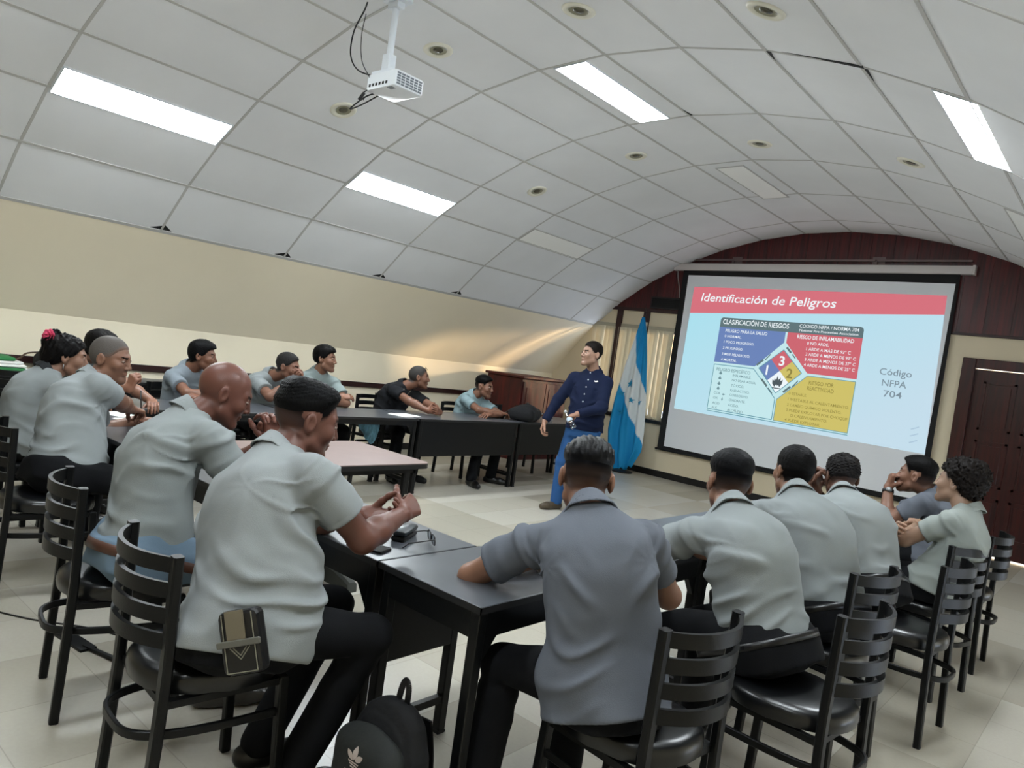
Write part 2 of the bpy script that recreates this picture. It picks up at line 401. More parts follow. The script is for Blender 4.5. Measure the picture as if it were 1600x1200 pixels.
# window: outside light, frame, vertical blind vanes (parts of the window)
win = struct(empty('window_1', ((WX0+WX1)/2, FY, WZ0))); win['label'] = 'front window with vertical blinds behind the flag'
mb = MB(); mb.box((WX0, FY+.02, WZ0), (WX1, FY+.10, WZ0+.05)); mb.box((WX0, FY+.02, WZ1-.04), (WX1, FY+.1, WZ1)); mb.box((WX0, FY+.02, WZ0+.05), (WX0+.04, FY+.1, WZ1-.04)); mb.box((WX1-.04, FY+.02, WZ0+.05), (WX1, FY+.1, WZ1-.04)); mb.box((-6.27, FY+.02, WZ0+.05), (-6.23, FY+.1, WZ1-.04))
struct(rel(mb, win).build('window_frame', M_base, win))
struct(rel(MB().box((WX0+.04, FY+.05, WZ0+.05), (WX1-.04, FY+.056, WZ1-.04)), win).build('glass_pane', M_glass, win))
mb = MB(); mb.box((WX0-.02, FY-.03, WZ1-.01), (WX1+.03, FY-.002, WZ1+.045), .004); struct(rel(mb, win).build('blind_headrail', mat('beige_rail', 'a39c88', .5), win))
mb = MB(); mb.box((WX0-.03, FY-.05, WZ0-.05), (WX1+.04, FY-.001, WZ0-.0), .005); struct(rel(mb, win).build('window_sill', M_base, win))
k = 0; x = WX0+.04
while x < WX1-.02:
    ang = R(random.choice([18, 25, 35, 52, 30])); w = .037
    dx, dy = w*math.cos(ang), w*math.sin(ang)
    mb = MB(); zb = WZ0+.01
    for (j, t) in ((-1, 0), (0, .008), (1, 0)): pass
    vs = []
    for z in (zb, WZ1-.01):
        for t in (-1, -.5, 0, .5, 1):
            cxv = x+dx*t; cyv = FY-.034+min(dy, .03)*t + .006*(1-t*t)*-1
            vs.append((cxv, cyv, z))
    for z in (zb, WZ1-.01):
        for t in (-1, -.5, 0, .5, 1): vs.append((x+dx*t, FY-.032+min(dy, .03)*t-.006*(1-t*t), z))
    fs = []
    for i in range(4): fs += [(i, i+1, i+6, i+5), (10+i+1, 10+i, 10+i+5, 10+i+6)]
    fs += [(0, 5, 15, 10), (4, 14, 19, 9), (0, 10, 11, 1), (1, 11, 12, 2), (2, 12, 13, 3), (3, 13, 14, 4), (5, 6, 16, 15), (6, 7, 17, 16), (7, 8, 18, 17), (8, 9, 19, 18)]
    mb.add(vs, fs)
    struct(rel(mb, win).build('blind_vane', M_blind, win, smooth=True, auto=.6)); x += .082
# outdoors seen through blind: pale wall in the sun
struct(MB().box((-24, 30.0, -.1), (10, 30.1, 4.2)).build('wall_outside', mat('outside_wall', 'd8b27c', .8)))

# door (double, panelled) in dark wood
dr = struct(empty('door_1', ((DX0+DX1)/2, FY, 0))); dr['label'] = 'dark brown panelled double door right of the screen'
mb = MB(); mb.box((DX0-.12, FY-.04, 0), (DX0+.02, FY+.12, DZ+.09), .008); mb.box((DX1-.02, FY-.04, 0), (DX1+.12, FY+.12, DZ+.09), .008); mb.box((DX0+.02, FY-.04, DZ-.02), (DX1-.02, FY+.12, DZ+.09), .008)
struct(rel(mb, dr).build('door_frame', M_door, dr))
xm = (DX0+DX1)/2
for a, b in ((DX0+.02, xm-.003), (xm+.003, DX1-.02)):
    mb = MB(); y = FY+.03
    mb.box((a, y, .018), (b, y+.045, DZ-.028))
    w = b-a; st = .10
    pw = (w-3*st)/2
    for (z0, z1) in ((.22, .66), (.78, 1.30), (1.42, 1.98)):
        for c in (0, 1):
            xa = a+st+c*(pw+st)
            mb.box((xa, y-.012, z0), (xa+.025, y, z1)); mb.box((xa+pw-.025, y-.012, z0), (xa+pw, y, z1)); mb.box((xa, y-.012, z0), (xa+pw, y, z0+.025)); mb.box((xa, y-.012, z1-.025), (xa+pw, y, z1))
            mb.box((xa+.05, y-.010, z0+.05), (xa+pw-.05, y, z1-.05), .005)
    lf = struct(rel(mb, dr).build('door_leaf', M_door, dr))
mb = MB(); mb.lathe([(.0, 0), (.028, 0), (.03, .01), (.012, .02), (.012, .045), (.028, .06), (.03, .075), (.02, .09), (0, .092)], (xm-.06, FY+.03, 1.0), 14, mtx=Matrix.Rotation(PI/2, 4, 'X'))
struct(rel(mb, dr).build('door_knob', M_steel, dr, smooth=True))
struct(MB().box((XR+3.6, -3, -.1), (XR+3.75, 16, 2.6)).build('added_sun_block_wall', M_front))  # unseen wall added to keep the sun out of the right windows
# bright ground outside the door and a porch behind (light slips under the leaf)
struct(MB().box((-4, FY+.15, -.1), (4, FY+6, -.0)).build('floor_outside', mat('pale_concrete', 'c9c4b8', .8)))

# ------------------------------------------------------------------ ceiling panels and downlights
def arc_frame(s, y):
    x, z = arc(s); a = s/CR
    # local x along arc, y along room, z into the room (down)
    t = Vector((math.cos(a), 0, -math.sin(a))); nrm = Vector((-math.sin(a), 0, -math.cos(a)))
    return Matrix(((t.x, 0, nrm.x, x), (0, 1, 0, y), (t.z, 0, nrm.z, z), (0, 0, 0, 1)))
def facet(s):
    """chord offset: flat tiles lie a little below the true arc"""
    for i in range(len(S_nodes)-1):
        if S_nodes[i] <= s <= S_nodes[i+1]:
            return (S_nodes[i]+S_nodes[i+1])/2
    return s
def on_tile(s, y):
    c = facet(s); m = arc_frame(c, y); h = .5986/2/CR
    off = CR*(1-math.cos(h))
    return m @ Matrix.Translation((s-c, 0, off))
def panel(s, y0, lit, label, w=.30, L=1.24):
    m = on_tile(s, y0+.635)
    o = empty('ceiling_light', label=label, cat='ceiling light', group='strip lights set into the curved ceiling'); o.matrix_world = m
    mb = MB(); e = .012
    mb.box((-w/2, -L/2, 0), (w/2, -L/2+e, .008)); mb.box((-w/2, L/2-e, 0), (w/2, L/2, .008)); mb.box((-w/2, -L/2+e, 0), (-w/2+e, L/2-e, .008)); mb.box((w/2-e, -L/2+e, 0), (w/2, L/2-e, .008))
    mb.build('frame', M_whitemetal if lit else M_tbar, o)
    MB().box((-w/2+e, -L/2+e, .001), (w/2-e, L/2-e, .005)).build('diffuser', M_panel_on if lit else M_panel_off, o)
panel(-2.81, 1.70, True, 'long glowing strip light nearest on the left slope of the ceiling')
panel(-2.81, 4.24, True, 'glowing strip light on the left slope beyond the projector')
panel(-.235, 4.24, True, 'glowing strip light near the crown of the ceiling right of the projector')
panel(2.44, 4.24, True, 'glowing strip light on the right slope at the right edge of the photo')
panel(-2.78, 6.78, False, 'unlit strip light on the left slope far down the room')
panel(-.20, 6.90, False, 'unlit strip light near the crown above the screen')
panel(2.44, 6.80, False, 'unlit strip light cut by the right edge of the photo')
for s, y in ((-.235, .43), (2.44, 1.70), (2.44, -.84)):
    panel(s, y, True, 'glowing strip light behind the camera')
def downlight(s, y, label):
    o = empty('downlight', label=label, cat='downlight', group='round recessed downlights'); o.matrix_world = on_tile(s, y)
    mb = MB(); mb.lathe([(.062, -.002), (.075, .010), (.098, .012), (.108, .004), (.108, 0)], n=28, cap=False); mb.build('trim_ring', M_trimring, o, True)
    mb = MB(); mb.lathe([(.063, .006), (.06, .003), (.052, .0012), (.0, .001)], n=24, cap=False); mb.build('reflector', M_can, o, True)
    mb = MB(); mb.lathe([(0, .0105), (.022, .0095), (.034, .006), (.038, .002)], n=18, cap=False); mb.build('lamp', mat('dark_lamp', '4d4a3c', .25), o, True)
for s, y, l in ((-.90, 3.56, 'round downlight beside the projector, to its right'), (-2.03, 3.57, 'round downlight left of and below the projector'), (.32, 3.60, 'round downlight above the crown strip light'),
             (1.56, 3.63, 'round downlight at the top edge of the photo, right half'), (-.84, 6.19, 'round downlight just past the crown strip light'), (.38, 6.28, 'round downlight in the middle of the far ceiling'),
             (-2.04, 6.12, 'round downlight beyond the second left strip light'), (1.67, 6.26, 'round downlight far right, seen almost edge on')):
    downlight(s, y, l)

# ------------------------------------------------------------------ projector on its mount
pm = empty('ceiling_projector', (-3.96, 2.97, 3.66), 0, 'white projector hanging from a white ceiling pole with grille towards us', 'projector')
mb = MB(); mb.box((-.09, -.06, -.02), (.09, .06, .03), .006); mb.box((-.05, -.03, -.06), (.05, .03, -.02), .004); mb.build('mount_plate', M_whitemetal, pm)
mb = MB(); mb.tube([(0, 0, -.03), (0, 0, -.37)], .022, 14); mb.build('pole', M_whitemetal, pm, True, auto=.7)
mb = MB(); mb.box((-.035, -.03, -.46), (.035, .03, -.35), .006); mb.box((-.10, -.05, -.482), (.10, .05, -.46), .004); mb.build('bracket', M_whitemetal, pm)
PB = Matrix.Translation((.03, .05, -.535)) @ Matrix.Rotation(R(-2), 4, 'Z')
mb = MB(); mb.box((-.15, -.115, -.05), (.15, .115, .055), .016, 0, PB); bd = mb.build('case', M_white, pm, True, auto=.6)
mb = MB()
for i in range(6):
    for j in range(5): mb.box((.149, -.10+i*.034, -.036+j*.016), (.1515, -.10+i*.034+.027, -.036+j*.016+.011), 0, 0, PB)
mb.build('side_grille', mat('vent_grey', '6f757b', .5), pm)
mb = MB(); mb.box((.06, -.105, -.0515), (.11, -.07, -.049), 0, 0, PB); mb.build('filter_door', mat('vent_dark', '4b5256', .5), pm)
mb = MB()
for q in range(6): mb.box((-.12+q*.035, -.1165, -.03), (-.10+q*.035, -.114, -.012), 0, 0, PB)
mb.build('socket_row', M_black, pm)
def spline(pts, n=8):
    P = [Vector(p) for p in pts]; out = []
    for i in range(len(P)-1):
        p0, p1, p2, p3 = P[max(i-1, 0)], P[i], P[i+1], P[min(i+2, len(P)-1)]
        for k in range(n):
            t = k/n; out.append(.5*((2*p1)+(-p0+p2)*t+(2*p0-5*p1+4*p2-p3)*t*t+(-p0+3*p1-3*p2+p3)*t**3))
    return out+[P[-1]]
mb = MB()
mb.tube(spline([(-.16, -.10, .02), (-.16, -.12, -.08), (-.22, -.14, -.22), (-.25, -.12, -.36), (-.20, -.08, -.45), (-.06, -.02, -.50), (-.11, .0, -.56)]), .005, 6)
mb.tube(spline([(-.17, -.10, -.1), (-.16, -.12, -.25), (-.15, -.1, -.4), (-.10, -.06, -.50), (-.09, .0, -.57)]), .003, 6)
mb.tube(spline([(-.10, .02, -.57), (-.16, -.02, -.60), (-.22, -.06, -.66), (-.25, -.07, -.69), (-.2, -.02, -.65), (-.11, .05, -.57)]), .005, 6)
mb.tube(spline([(-.11, .06, -.56), (-.17, .0, -.55), (-.2, -.04, -.60), (-.16, -.04, -.63)]), .004, 6)
mb.tube([(-.15, -.05, -.59), (-.17, -.07, -.64)], .011, 8)
mb.build('cable_bundle', M_cable, pm, True)

# ------------------------------------------------------------------ projection screen with the slide
scr = empty('projection_screen', (-3.7, FY-.06, .42), 0, 'large pull-down projection screen showing a red, blue and yellow slide on the front wall', 'screen')
YS = 9.93
mb = MB(); mb.box((-5.50, YS+.004, .44), (-1.90, YS+.012, 3.22)); rel(mb, scr).build('border', M_screenborder, scr)
mb = MB(); mb.add([(-5.393, YS, .485), (-1.972, YS, .485), (-1.935, YS, 3.075), (-5.408, YS, 3.045), (-5.393, YS+.004, .485), (-1.972, YS+.004, .485), (-1.935, YS+.004, 3.075), (-5.408, YS+.004, 3.045)], [(0, 1, 2, 3), (7, 6, 5, 4), (0, 4, 5, 1), (1, 5, 6, 2), (2, 6, 7, 3), (3, 7, 4, 0)])
rel(mb, scr).build('fabric', M_screen, scr)
mb = MB(); mb.tube([(-5.53, YS+.005, .43), (-1.87, YS+.005, .43)], .016, 10); rel(mb, scr).build('bottom_bar', M_screenborder, scr, True, auto=.7)
mb = MB(); mb.tube([(-5.6, YS, .405), (-1.9, YS, .405)], .006, 6)
mb = MB()
tilt = Matrix.Translation((-3.70, YS+.01, 3.20)) @ Matrix.Rotation(-R(1.15), 4, 'Y')
mb.box((-1.93, -.05, -.05), (1.93, .05, .05), .014, 0, tilt); mb.box((-1.95, -.055, -.055), (-1.92, .055, .055), .01, 0, tilt); mb.box((1.92, -.055, -.055), (1.95, .055, .055), .01, 0, tilt)
rel(mb, scr).build('housing', mat('housing_offwhite', 'c8c2c0', .4), scr, True, auto=.5)
mb = MB(); mb.box((-1.90, .0, .10), (1.90, .03, .125), 0, 0, tilt)
for x in (-1.86, -1.05, .85): mb.box((x-.015, 0, .04), (x+.015, .03, .12), 0, 0, tilt)
mb.box((-1.07, .03, .06), (-.93, .05, .16), 0, 0, tilt); mb.box((.80, .03, .06), (.95, .05, .16), 0, 0, tilt)
rel(mb, scr).build('hanging_rail', mat('dull_rail', '6b5a58', .4, metal=.4), scr)
mb = MB(); mb.tube(spline([(-5.60, YS, 3.17), (-5.57, YS-.02, 3.02), (-5.52, YS-.02, 2.85), (-5.50, YS, 2.7)]), .006, 6); rel(mb, scr).build('pull_cord', mat('grey_cord', '8d8d8a', .6), scr, True)
HM = np.array([[0.21055, 0.00905, -5.286], [-0.00452, -0.20421, 2.879], [-0.00265, -0.00239, 1.0]])
def S2P(x, y, lift):
    q = HM @ np.array([x, y, 1.]); return (q[0]/q[2], YS-lift, q[1]/q[2])
SG = .91
def smat(name, c, s=1.0):
    return mat('slide_'+name, (.02, .02, .02), .9, spec=0, emit=c, estr=s*SG)
sl_bg = mat('slide_pale_blue', (.02, .02, .02), .9, spec=0, emit='b4e2ee', estr=SG)
if True:   # slide background emission runs bluer at the top left, whiter low right
    nt = sl_bg.node_tree; a = nt.nodes.new('ShaderNodeAttribute'); a.attribute_name = 'Col'
    nt.links.new(a.outputs['Color'], nt.nodes['Principled BSDF'].inputs['Emission Color'])
S_red = smat('red', 'd4707c'); S_poster_red = smat('poster_red', 'cc6570'); S_blue = smat('blue', '6a83b8'); S_yellow = smat('yellow', 'cdbf68'); S_dark = smat('grey', '5f7478'); S_white = smat('white', 'eef6fa'); S_ink = smat('ink', '6f8f96'); S_txtgrey = smat('text_grey', '7d8f9a'); S_pale = smat('pale', 'c3e6ea'); S_olive = smat('olive', '8f8440'); S_flame = smat('flame', '4d565c'); S_line = smat('line', '5f97a8')
LIFT = [0.0004]
def slide_poly(name, pts, m, sub=1, parent=None):
    LIFT[0] += .00012
    vs = [S2P(x, y, LIFT[0]) for x, y in pts]; n = len(vs)
    mb = MB(); mb.add(vs, [tuple(range(n-1, -1, -1))])
    return rel(mb, scr).build(name, m, parent or scr)
# background grid so its hue can run across
mb = MB(); nx, ny = 16, 9; cols = []
for j in range(ny+1):
    for i in range(nx+1):
        mb.v.append(S2P(16*i/nx, 9*j/ny, .0004)); u, v = i/nx, j/ny
        a = np.array(hexc('a0e0ee')); b = np.array(hexc('c3dcea')); t = min(1, max(0, .15+.75*v*.6+.55*u)); cols.append(tuple(a*(1-t)+b*t)+(1,))
for j in range(ny):
    for i in range(nx): q = j*(nx+1)+i; mb.f.append((q+nx+1, q+nx+2, q+1, q)); mb.mi.append(0)
o = rel(mb, scr).build('slide_background', sl_bg, scr)
at = o.data.color_attributes.new('Col', 'FLOAT_COLOR', 'POINT'); at.data.foreach_set('color', np.array(cols, np.float32).ravel())
slide_poly('title_bar', [(0, 0), (16, 0), (16, 1.1), (0, 1.96)], S_red)
def rr_poly(x0, y0, x1, y1, r=.18):
    return [(x0, y1), (x0, y0+r), (x0+r*.3, y0+r*.3), (x0+r, y0), (x1-r, y0), (x1-r*.3, y0+r*.3), (x1, y0+r), (x1, y1)]
slide_poly('poster_base', rr_poly(2.52, 2.12, 11.93, 8.72), S_pale)
slide_poly('poster_header', rr_poly(2.52, 2.12, 11.93, 2.80), S_dark)
slide_poly('health_field', [(2.52, 2.80), (7.22, 2.80), (7.22, 3.50), (5.50, 5.28), (2.52, 5.28)], S_blue)
slide_poly('flammability_field', [(7.36, 2.80), (11.93, 2.80), (11.93, 5.32), (8.98, 5.32), (7.36, 3.50)], S_poster_red)
slide_poly('reactivity_field', [(9.03, 5.48), (11.9, 5.48), (11.86, 8.60), (7.30, 8.60), (7.30, 7.24)], S_yellow)
def slide_line(name, pts, w, m, closed=True):
    LIFT[0] += .00012; mb = MB(); P = pts+([pts[0]] if closed else [])
    for (x0, y0), (x1, y1) in zip(P[:-1], P[1:]):
        L = math.hypot(x1-x0, y1-y0); nx_, ny_ = -(y1-y0)/L*w/2, (x1-x0)/L*w/2
        mb.add([S2P(x0+nx_, y0+ny_, LIFT[0]), S2P(x1+nx_, y1+ny_, LIFT[0]), S2P(x1-nx_, y1-ny_, LIFT[0]), S2P(x0-nx_, y0-ny_, LIFT[0])], [(0, 1, 2, 3)])
    return rel(mb, scr).build(name, m, scr)
slide_line('specific_outline', [(2.57, 5.45), (5.45, 5.45), (7.18, 7.2), (7.18, 8.58), (2.57, 8.58)], .05, S_line)
slide_line('reactivity_outline', [(9.03, 5.48), (11.9, 5.48), (11.86, 8.60), (7.30, 8.60), (7.30, 7.24)], .04, S_line)
slide_line('poster_rule', [(2.56, 8.71), (11.88, 8.71)], .05, S_line, False)
slide_poly('diamond_red', [(7.28, 3.98), (7.96, 4.67), (7.22, 5.38), (6.54, 4.67)], S_poster_red)
slide_poly('diamond_yellow', [(7.96, 4.67), (8.64, 5.36), (7.91, 6.10), (7.22, 5.38)], S_yellow)
slide_poly('diamond_blue', [(6.54, 4.67), (7.22, 5.38), (6.49, 6.10), (5.80, 5.35)], S_blue)
slide_poly('diamond_white', [(7.22, 5.38), (7.91, 6.10), (7.18, 6.84), (6.49, 6.10)], S_white)
slide_line('diamond_outline', [(7.28, 3.98), (8.64, 5.36), (7.18, 6.84), (5.80, 5.35)], .05, S_line)
# broken arrows round the diamond
for (p, q) in (((5.62, 5.18), (6.45, 4.36)), ((7.45, 3.80), (8.1, 4.45)), ((6.1, 6.05), (6.95, 6.90)), ((7.65, 6.72), (8.5, 5.86))):
    slide_line('diamond_tick', [p, ((p[0]*.5+q[0]*.5), (p[1]*.5+q[1]*.5))], .13, S_dark, False); slide_line('diamond_tick', [((p[0]*.45+q[0]*.55)+.06, (p[1]*.45+q[1]*.55)+.06), q], .07, S_dark, False)
# flame symbol
fl = [(7.02, 6.45), (6.86, 6.25), (6.84, 5.98), (6.95, 6.12), (6.98, 5.86), (7.08, 6.02), (7.16, 5.68), (7.24, 5.98), (7.36, 5.80), (7.38, 6.06), (7.52, 5.92), (7.5, 6.2), (7.36, 6.42), (7.28, 6.25), (7.2, 6.38), (7.12, 6.22)]
LIFT[0] += .00012
mb = MB(); c0 = (7.18, 6.2)
vs = [S2P(*c0, LIFT[0])]+[S2P(x, y, LIFT[0]) for x, y in fl]; mb.add(vs, [(0, (i+1) % len(fl)+1, i+1) for i in range(len(fl))])
rel(mb, scr).build('flame_symbol', S_flame, scr)
slide_line('flame_base', [(6.9, 6.52), (7.45, 6.52)], .06, S_flame, False)
FONT_CACHE = {}
def text_geo(txt, size=1.0, shear=0, weight=0.0):
    cu = bpy.data.curves.new('txt', 'FONT'); cu.body = txt; cu.size = size; cu.shear = shear; cu.offset = weight; cu.resolution_u = 3; cu.fill_mode = 'FRONT'
    to = bpy.data.objects.new('txt', cu); COL.objects.link(to)
    dg = bpy.context.evaluated_depsgraph_get(); dg.update()
    me = bpy.data.meshes.new_from_object(to.evaluated_get(dg))
    v = [tuple(x.co) for x in me.vertices]; f = [tuple(p.vertices) for p in me.polygons]
    bpy.data.objects.remove(to); bpy.data.curves.remove(cu); bpy.data.meshes.remove(me)
    return v, f
def slide_text(txt, x0, y, h, m, x1=None, weight=.006, shear=0, name='slide_text', align=0):
    """cap height h, baseline y, from x0 to x1 (slide units)"""
    LIFT[0] += .00008
    v, f = text_geo(txt, 1.0, shear, weight)
    if not v: return
    xs_ = [p[0] for p in v]; a, b = min(xs_), max(xs_)
    s = h/.70; sx = s if x1 is None else (x1-x0)/(b-a)
    off = -a if not align else -(a+b)/2
    vs = [S2P(x0+(p[0]+off)*sx, y-p[1]*s, LIFT[0]) for p in v]
    mb = MB(); mb.add(vs, f); return rel(mb, scr).build(name, m, scr)
slide_text('Identificación de Peligros', .72, 1.03, .58, S_white, 10.10, .008, .12)
slide_text('CLASIFICACIÓN DE RIESGOS', 2.72, 2.57, .33, S_white, 7.38, .010)
slide_text('CÓDIGO NFPA / NORMA 704', 8.06, 2.43, .22, S_white, 11.67)
slide_text('National Fire Protection Association', 8.09, 2.68, .15, S_white, 11.66)
slide_text('PELIGRO PARA LA SALUD', 3.02, 3.13, .21, S_white, 6.02, .01)
for i, (t, y) in enumerate((('0 NORMAL.', 3.50), ('1 POCO PELIGROSO.', 3.90), ('2 PELIGROSO.', 4.32), ('3 MUY PELIGROSO.', 4.75), ('4 MORTAL.', 5.14))): slide_text(t, 3.02, y, .17, S_white)
slide_text('RIESGO DE INFLAMABILIDAD', 8.02, 3.15, .24, S_white, 11.47, .01)
for t, y, x1 in (('0 NO ARDE.', 3.50, 10.05), ('1 ARDE A MÁS DE 93° C', 3.86, 11.38), ('2 ARDE A MENOS DE 93° C', 4.20, 11.72), ('3 ARDE A MENOS DE 37° C', 4.54, 11.75), ('4 ARDE A MENOS DE 25° C', 4.88, 11.75)): slide_text(t, 8.7, y, .19, S_white, x1)
slide_text('PELIGRO ESPECÍFICO', 2.81, 5.87, .21, S_ink, 5.28, .01)
for t, y in (('INFLAMABLE.', 6.15), ('NO USAR AGUA.', 6.47), ('TÓXICO.', 6.83), ('RADIACTIVO.', 7.16), ('CORROSIVO.', 7.48), ('OXIDANTE.', 7.83), ('ÁCIDO.', 8.18), ('ALCALINO.', 8.51)): slide_text(t, 4.07, y, .16, S_ink)
for t, y in (('COR', 7.49), ('OX', 7.83), ('ACID', 8.20), ('ALK', 8.50)): slide_text(t, 2.9, y, .16, S_ink)
slide_text('RIESGO POR', 9.18, 6.0, .24, S_olive, 10.70, .01); slide_text('REACTIVIDAD', 9.13, 6.35, .24, S_olive, 10.74, .01)
for t, x, y in (('0 ESTABLE.', 8.04, 6.80), ('1 INESTABLE AL CALENTAMIENTO.', 8.04, 7.17), ('2 CAMBIO QUÍMICO VIOLENTO.', 8.04, 7.53), ('3 PUEDE EXPLOTAR POR CHOQUE', 8.04, 7.87), ('O CALENTAMIENTO.', 8.34, 8.18), ('4 PUEDE EXPLOTAR.', 8.04, 8.50)): slide_text(t, x, y, .17, S_olive, {7.17: 11.75, 7.53: 11.36, 7.87: 11.75}.get(y))
slide_text('3', 7.10, 5.02, .62, S_white, None, .02); slide_text('1', 6.32, 5.72, .62, S_white, None, .02); slide_text('2', 7.68, 5.76, .6, S_olive, None, .02)
slide_text('Código', 13.13, 4.85, .38, S_txtgrey, 14.82); slide_text('NFPA', 13.34, 5.50, .38, S_txtgrey, 14.62); slide_text('704', 13.49, 6.12, .38, S_txtgrey, 14.46)
# small pictograms beside the list
for y in (6.05, 6.40, 6.78, 7.12): slide_poly('pictogram', [(3.05, y), (3.17, y-.18), (3.29, y), (3.22, y+.06), (3.12, y+.06)], S_ink)
slide_poly('pictogram', [(3.5, 7.45), (3.62, 7.38), (3.74, 7.45), (3.62, 7.52)], S_ink); slide_poly('pictogram', [(3.52, 7.82), (3.58, 7.62), (3.64, 7.82), (3.58, 7.9)], S_ink)
sc_l = smat('scribble', 'a9c4d8')
for k in range(3): slide_line('faint_stroke', [(15.15, 7.75+k*.38), (15.35, 7.66+k*.38), (15.55, 7.55+k*.38)], .06, sc_l, False)
# ------------------------------------------------------------------ chairs
def make_chair(name, loc, rz, label, group=None):
    c = empty(name, loc, rz, label, 'chair', group)
    # padded vinyl seat, D-shaped: round at the rear
    mb = MB(); n = 40; prof = [(.90, .425), (.985, .432), (1.0, .448), (1.0, .462), (.985, .478), (.93, .490), (.8, .497), (.5, .502), (.0, .503)]
    vs = []; fs = []
    for s, z in prof[:-1]:
        for k in range(n):
            a = 2*PI*k/n; ca, sa = math.cos(a), math.sin(a)
            e = 2.9 if sa > 0 else 2.2
            r = 1/((abs(ca)**e+abs(sa)**e)**(1/e)); wd = .212 - (.012 if sa < 0 else 0)
            vs.append((wd*r*ca*s, .215*r*sa*s-.01, z))
    m = len(prof)-1
    for i in range(m-1):
        for k in range(n): fs.append((i*n+k, i*n+(k+1) % n, (i+1)*n+(k+1) % n, (i+1)*n+k))
    vs.append((0, -.01, prof[-1][1])); fs += [((m-1)*n+k, (m-1)*n+(k+1) % n, m*n) for k in range(n)]; fs.append(tuple(range(n-1, -1, -1)))
    mb.add(vs, fs); mb.build('seat', M_vinyl, c, True, auto=.9)
    for s in (-1, 1):
        mb = MB(); x = .187*s
        P = [(x*1.02, -.208, 0), (x, -.194, .40), (x, -.193, .52), (x, -.200, .848)]
        mb.sweep(P, .030, .036, up=(1, 0, 0)); mb.build('rear_leg', M_metal, c, True, auto=.5)
        mb = MB(); mb.bar((.178*s, .175, .43), (.186*s, .195, 0), .032, .032, up=(0, 1, 0), bev=.005); mb.build('front_leg', M_metal, c)
    def arcbar(z0, h, th, y0, yb, xw, nn=14):
        mb = MB(); vs = []; fs = []
        for i in range(nn+1):
            u = -1+2*i/nn; x = xw*u; y = y0-yb*(1-abs(u)**2.2)
            for (dy, dz) in ((0, 0), (0, h), (-th, h), (-th, 0)): vs.append((x, y+dy, z0+dz))
        for i in range(nn):
            a = i*4; b = a+4; fs += [(a, b, b+1, a+1), (a+1, b+1, b+2, a+2), (a+2, b+2, b+3, a+3), (a+3, b+3, b, a)]
        fs += [(0, 1, 2, 3), (nn*4+3, nn*4+2, nn*4+1, nn*4)]
        return mb.add(vs, fs)
    for k in range(4):
        z = .800-.072*k; y0 = -.190-.007*(z-.52)/.33
        arcbar(z, .044, .014, y0, .078, .186).build('back_slat', M_metal, c, True, auto=.6)
    # curved stretcher running from the front legs round behind the rear ones
    mb = MB(); pts = []
    for i in range(25):
        t = -1+2*i/24
        ang = t*PI*.5
        pts.append((.178*math.copysign(abs(math.sin(ang))**.55, t), .17-.43*abs(math.cos(ang))**.6, .315))
    mb.sweep(pts, .014, .026); mb.build('stretcher', M_metal, c, True, auto=.6)
    mb = MB(); mb.box((-.17, -.19, .405), (.17, -.165, .426)); mb.box((-.17, .15, .405), (.17, .175, .426)); mb.box((-.185, -.19, .405), (-.16, .17, .426)); mb.box((.16, -.19, .405), (.185, .17, .426)); mb.build('seat_frame', M_metal, c)
    return c
CH = make_chair('ladder_back_chair', (-1.086, 2.05, 0), R(83.2), 'black ladder-back chair nearest the camera in the right row, under the man in dark grey')
G1 = 'black ladder-back chairs round the tables'; CH['group'] = G1
def chair(x, y, rz, label): return dup(CH, (x, y, 0), R(rz), label, G1)
chair(-.837, 2.741, 84.7, 'black ladder-back chair with its whole back showing, second in the right row')
chair(-.979, 3.428, 80.8, 'black ladder-back chair partly hidden by the chair before it, third in the right row')
chair(-.804, 4.097, 87, 'black ladder-back chair with both rear legs showing, fourth in the right row')
chair(-.85, 4.80, 76, 'black ladder-back chair under the curly-haired man')
chair(-.82, 5.52, 89, 'black ladder-back chair last in the right row, nearest the door')
chair(-2.124, 1.198, -5, 'black ladder-back chair under the big man with the belt pouch, front left')
chair(-2.922, 1.26, -11.9, 'black ladder-back chair under the bald man in jeans')
chair(-4.18, 1.38, -9, 'black ladder-back chair at the left edge under the grey-haired man writing')
chair(-5.10, 1.42, 0, 'black ladder-back chair under the woman with the flower')
chair(-6.05, 2.02, -55, 'black ladder-back chair hidden behind the woman with the flower')
for x, y, rz, l in ((-6.33, 3.02, -90, 'black ladder-back chair under the man with crossed arms nearest the left wall'), (-6.42, 3.74, -90, 'black ladder-back chair under the man resting his chin on clasped hands'), (-6.42, 4.36, -90, 'black ladder-back chair under the heavy man with the gold badge and crossed arms'),
                    (-6.40, 5.32, -88, 'black ladder-back chair under the man in the black polo shirt'), (-6.17, 6.40, -80, 'black ladder-back chair under the young man at the end of the far table'),
                    (-6.22, 7.12, -92, 'empty black ladder-back chair behind the black bag on the far table'), (-6.22, 7.82, -85, 'empty black ladder-back chair beside the red cabinet')): chair(x, y, rz, l)
for x, y, rz, l in ((-7.0, 1.93, 90, 'black ladder-back chair standing by the left wall with its slatted back to us, far left'), (-7.05, 4.95, 78, 'empty black chair against the left wall behind the man in black'), (-7.05, 5.75, 95, 'empty black chair against the left wall left of the young man')): chair(x, y, rz, l)

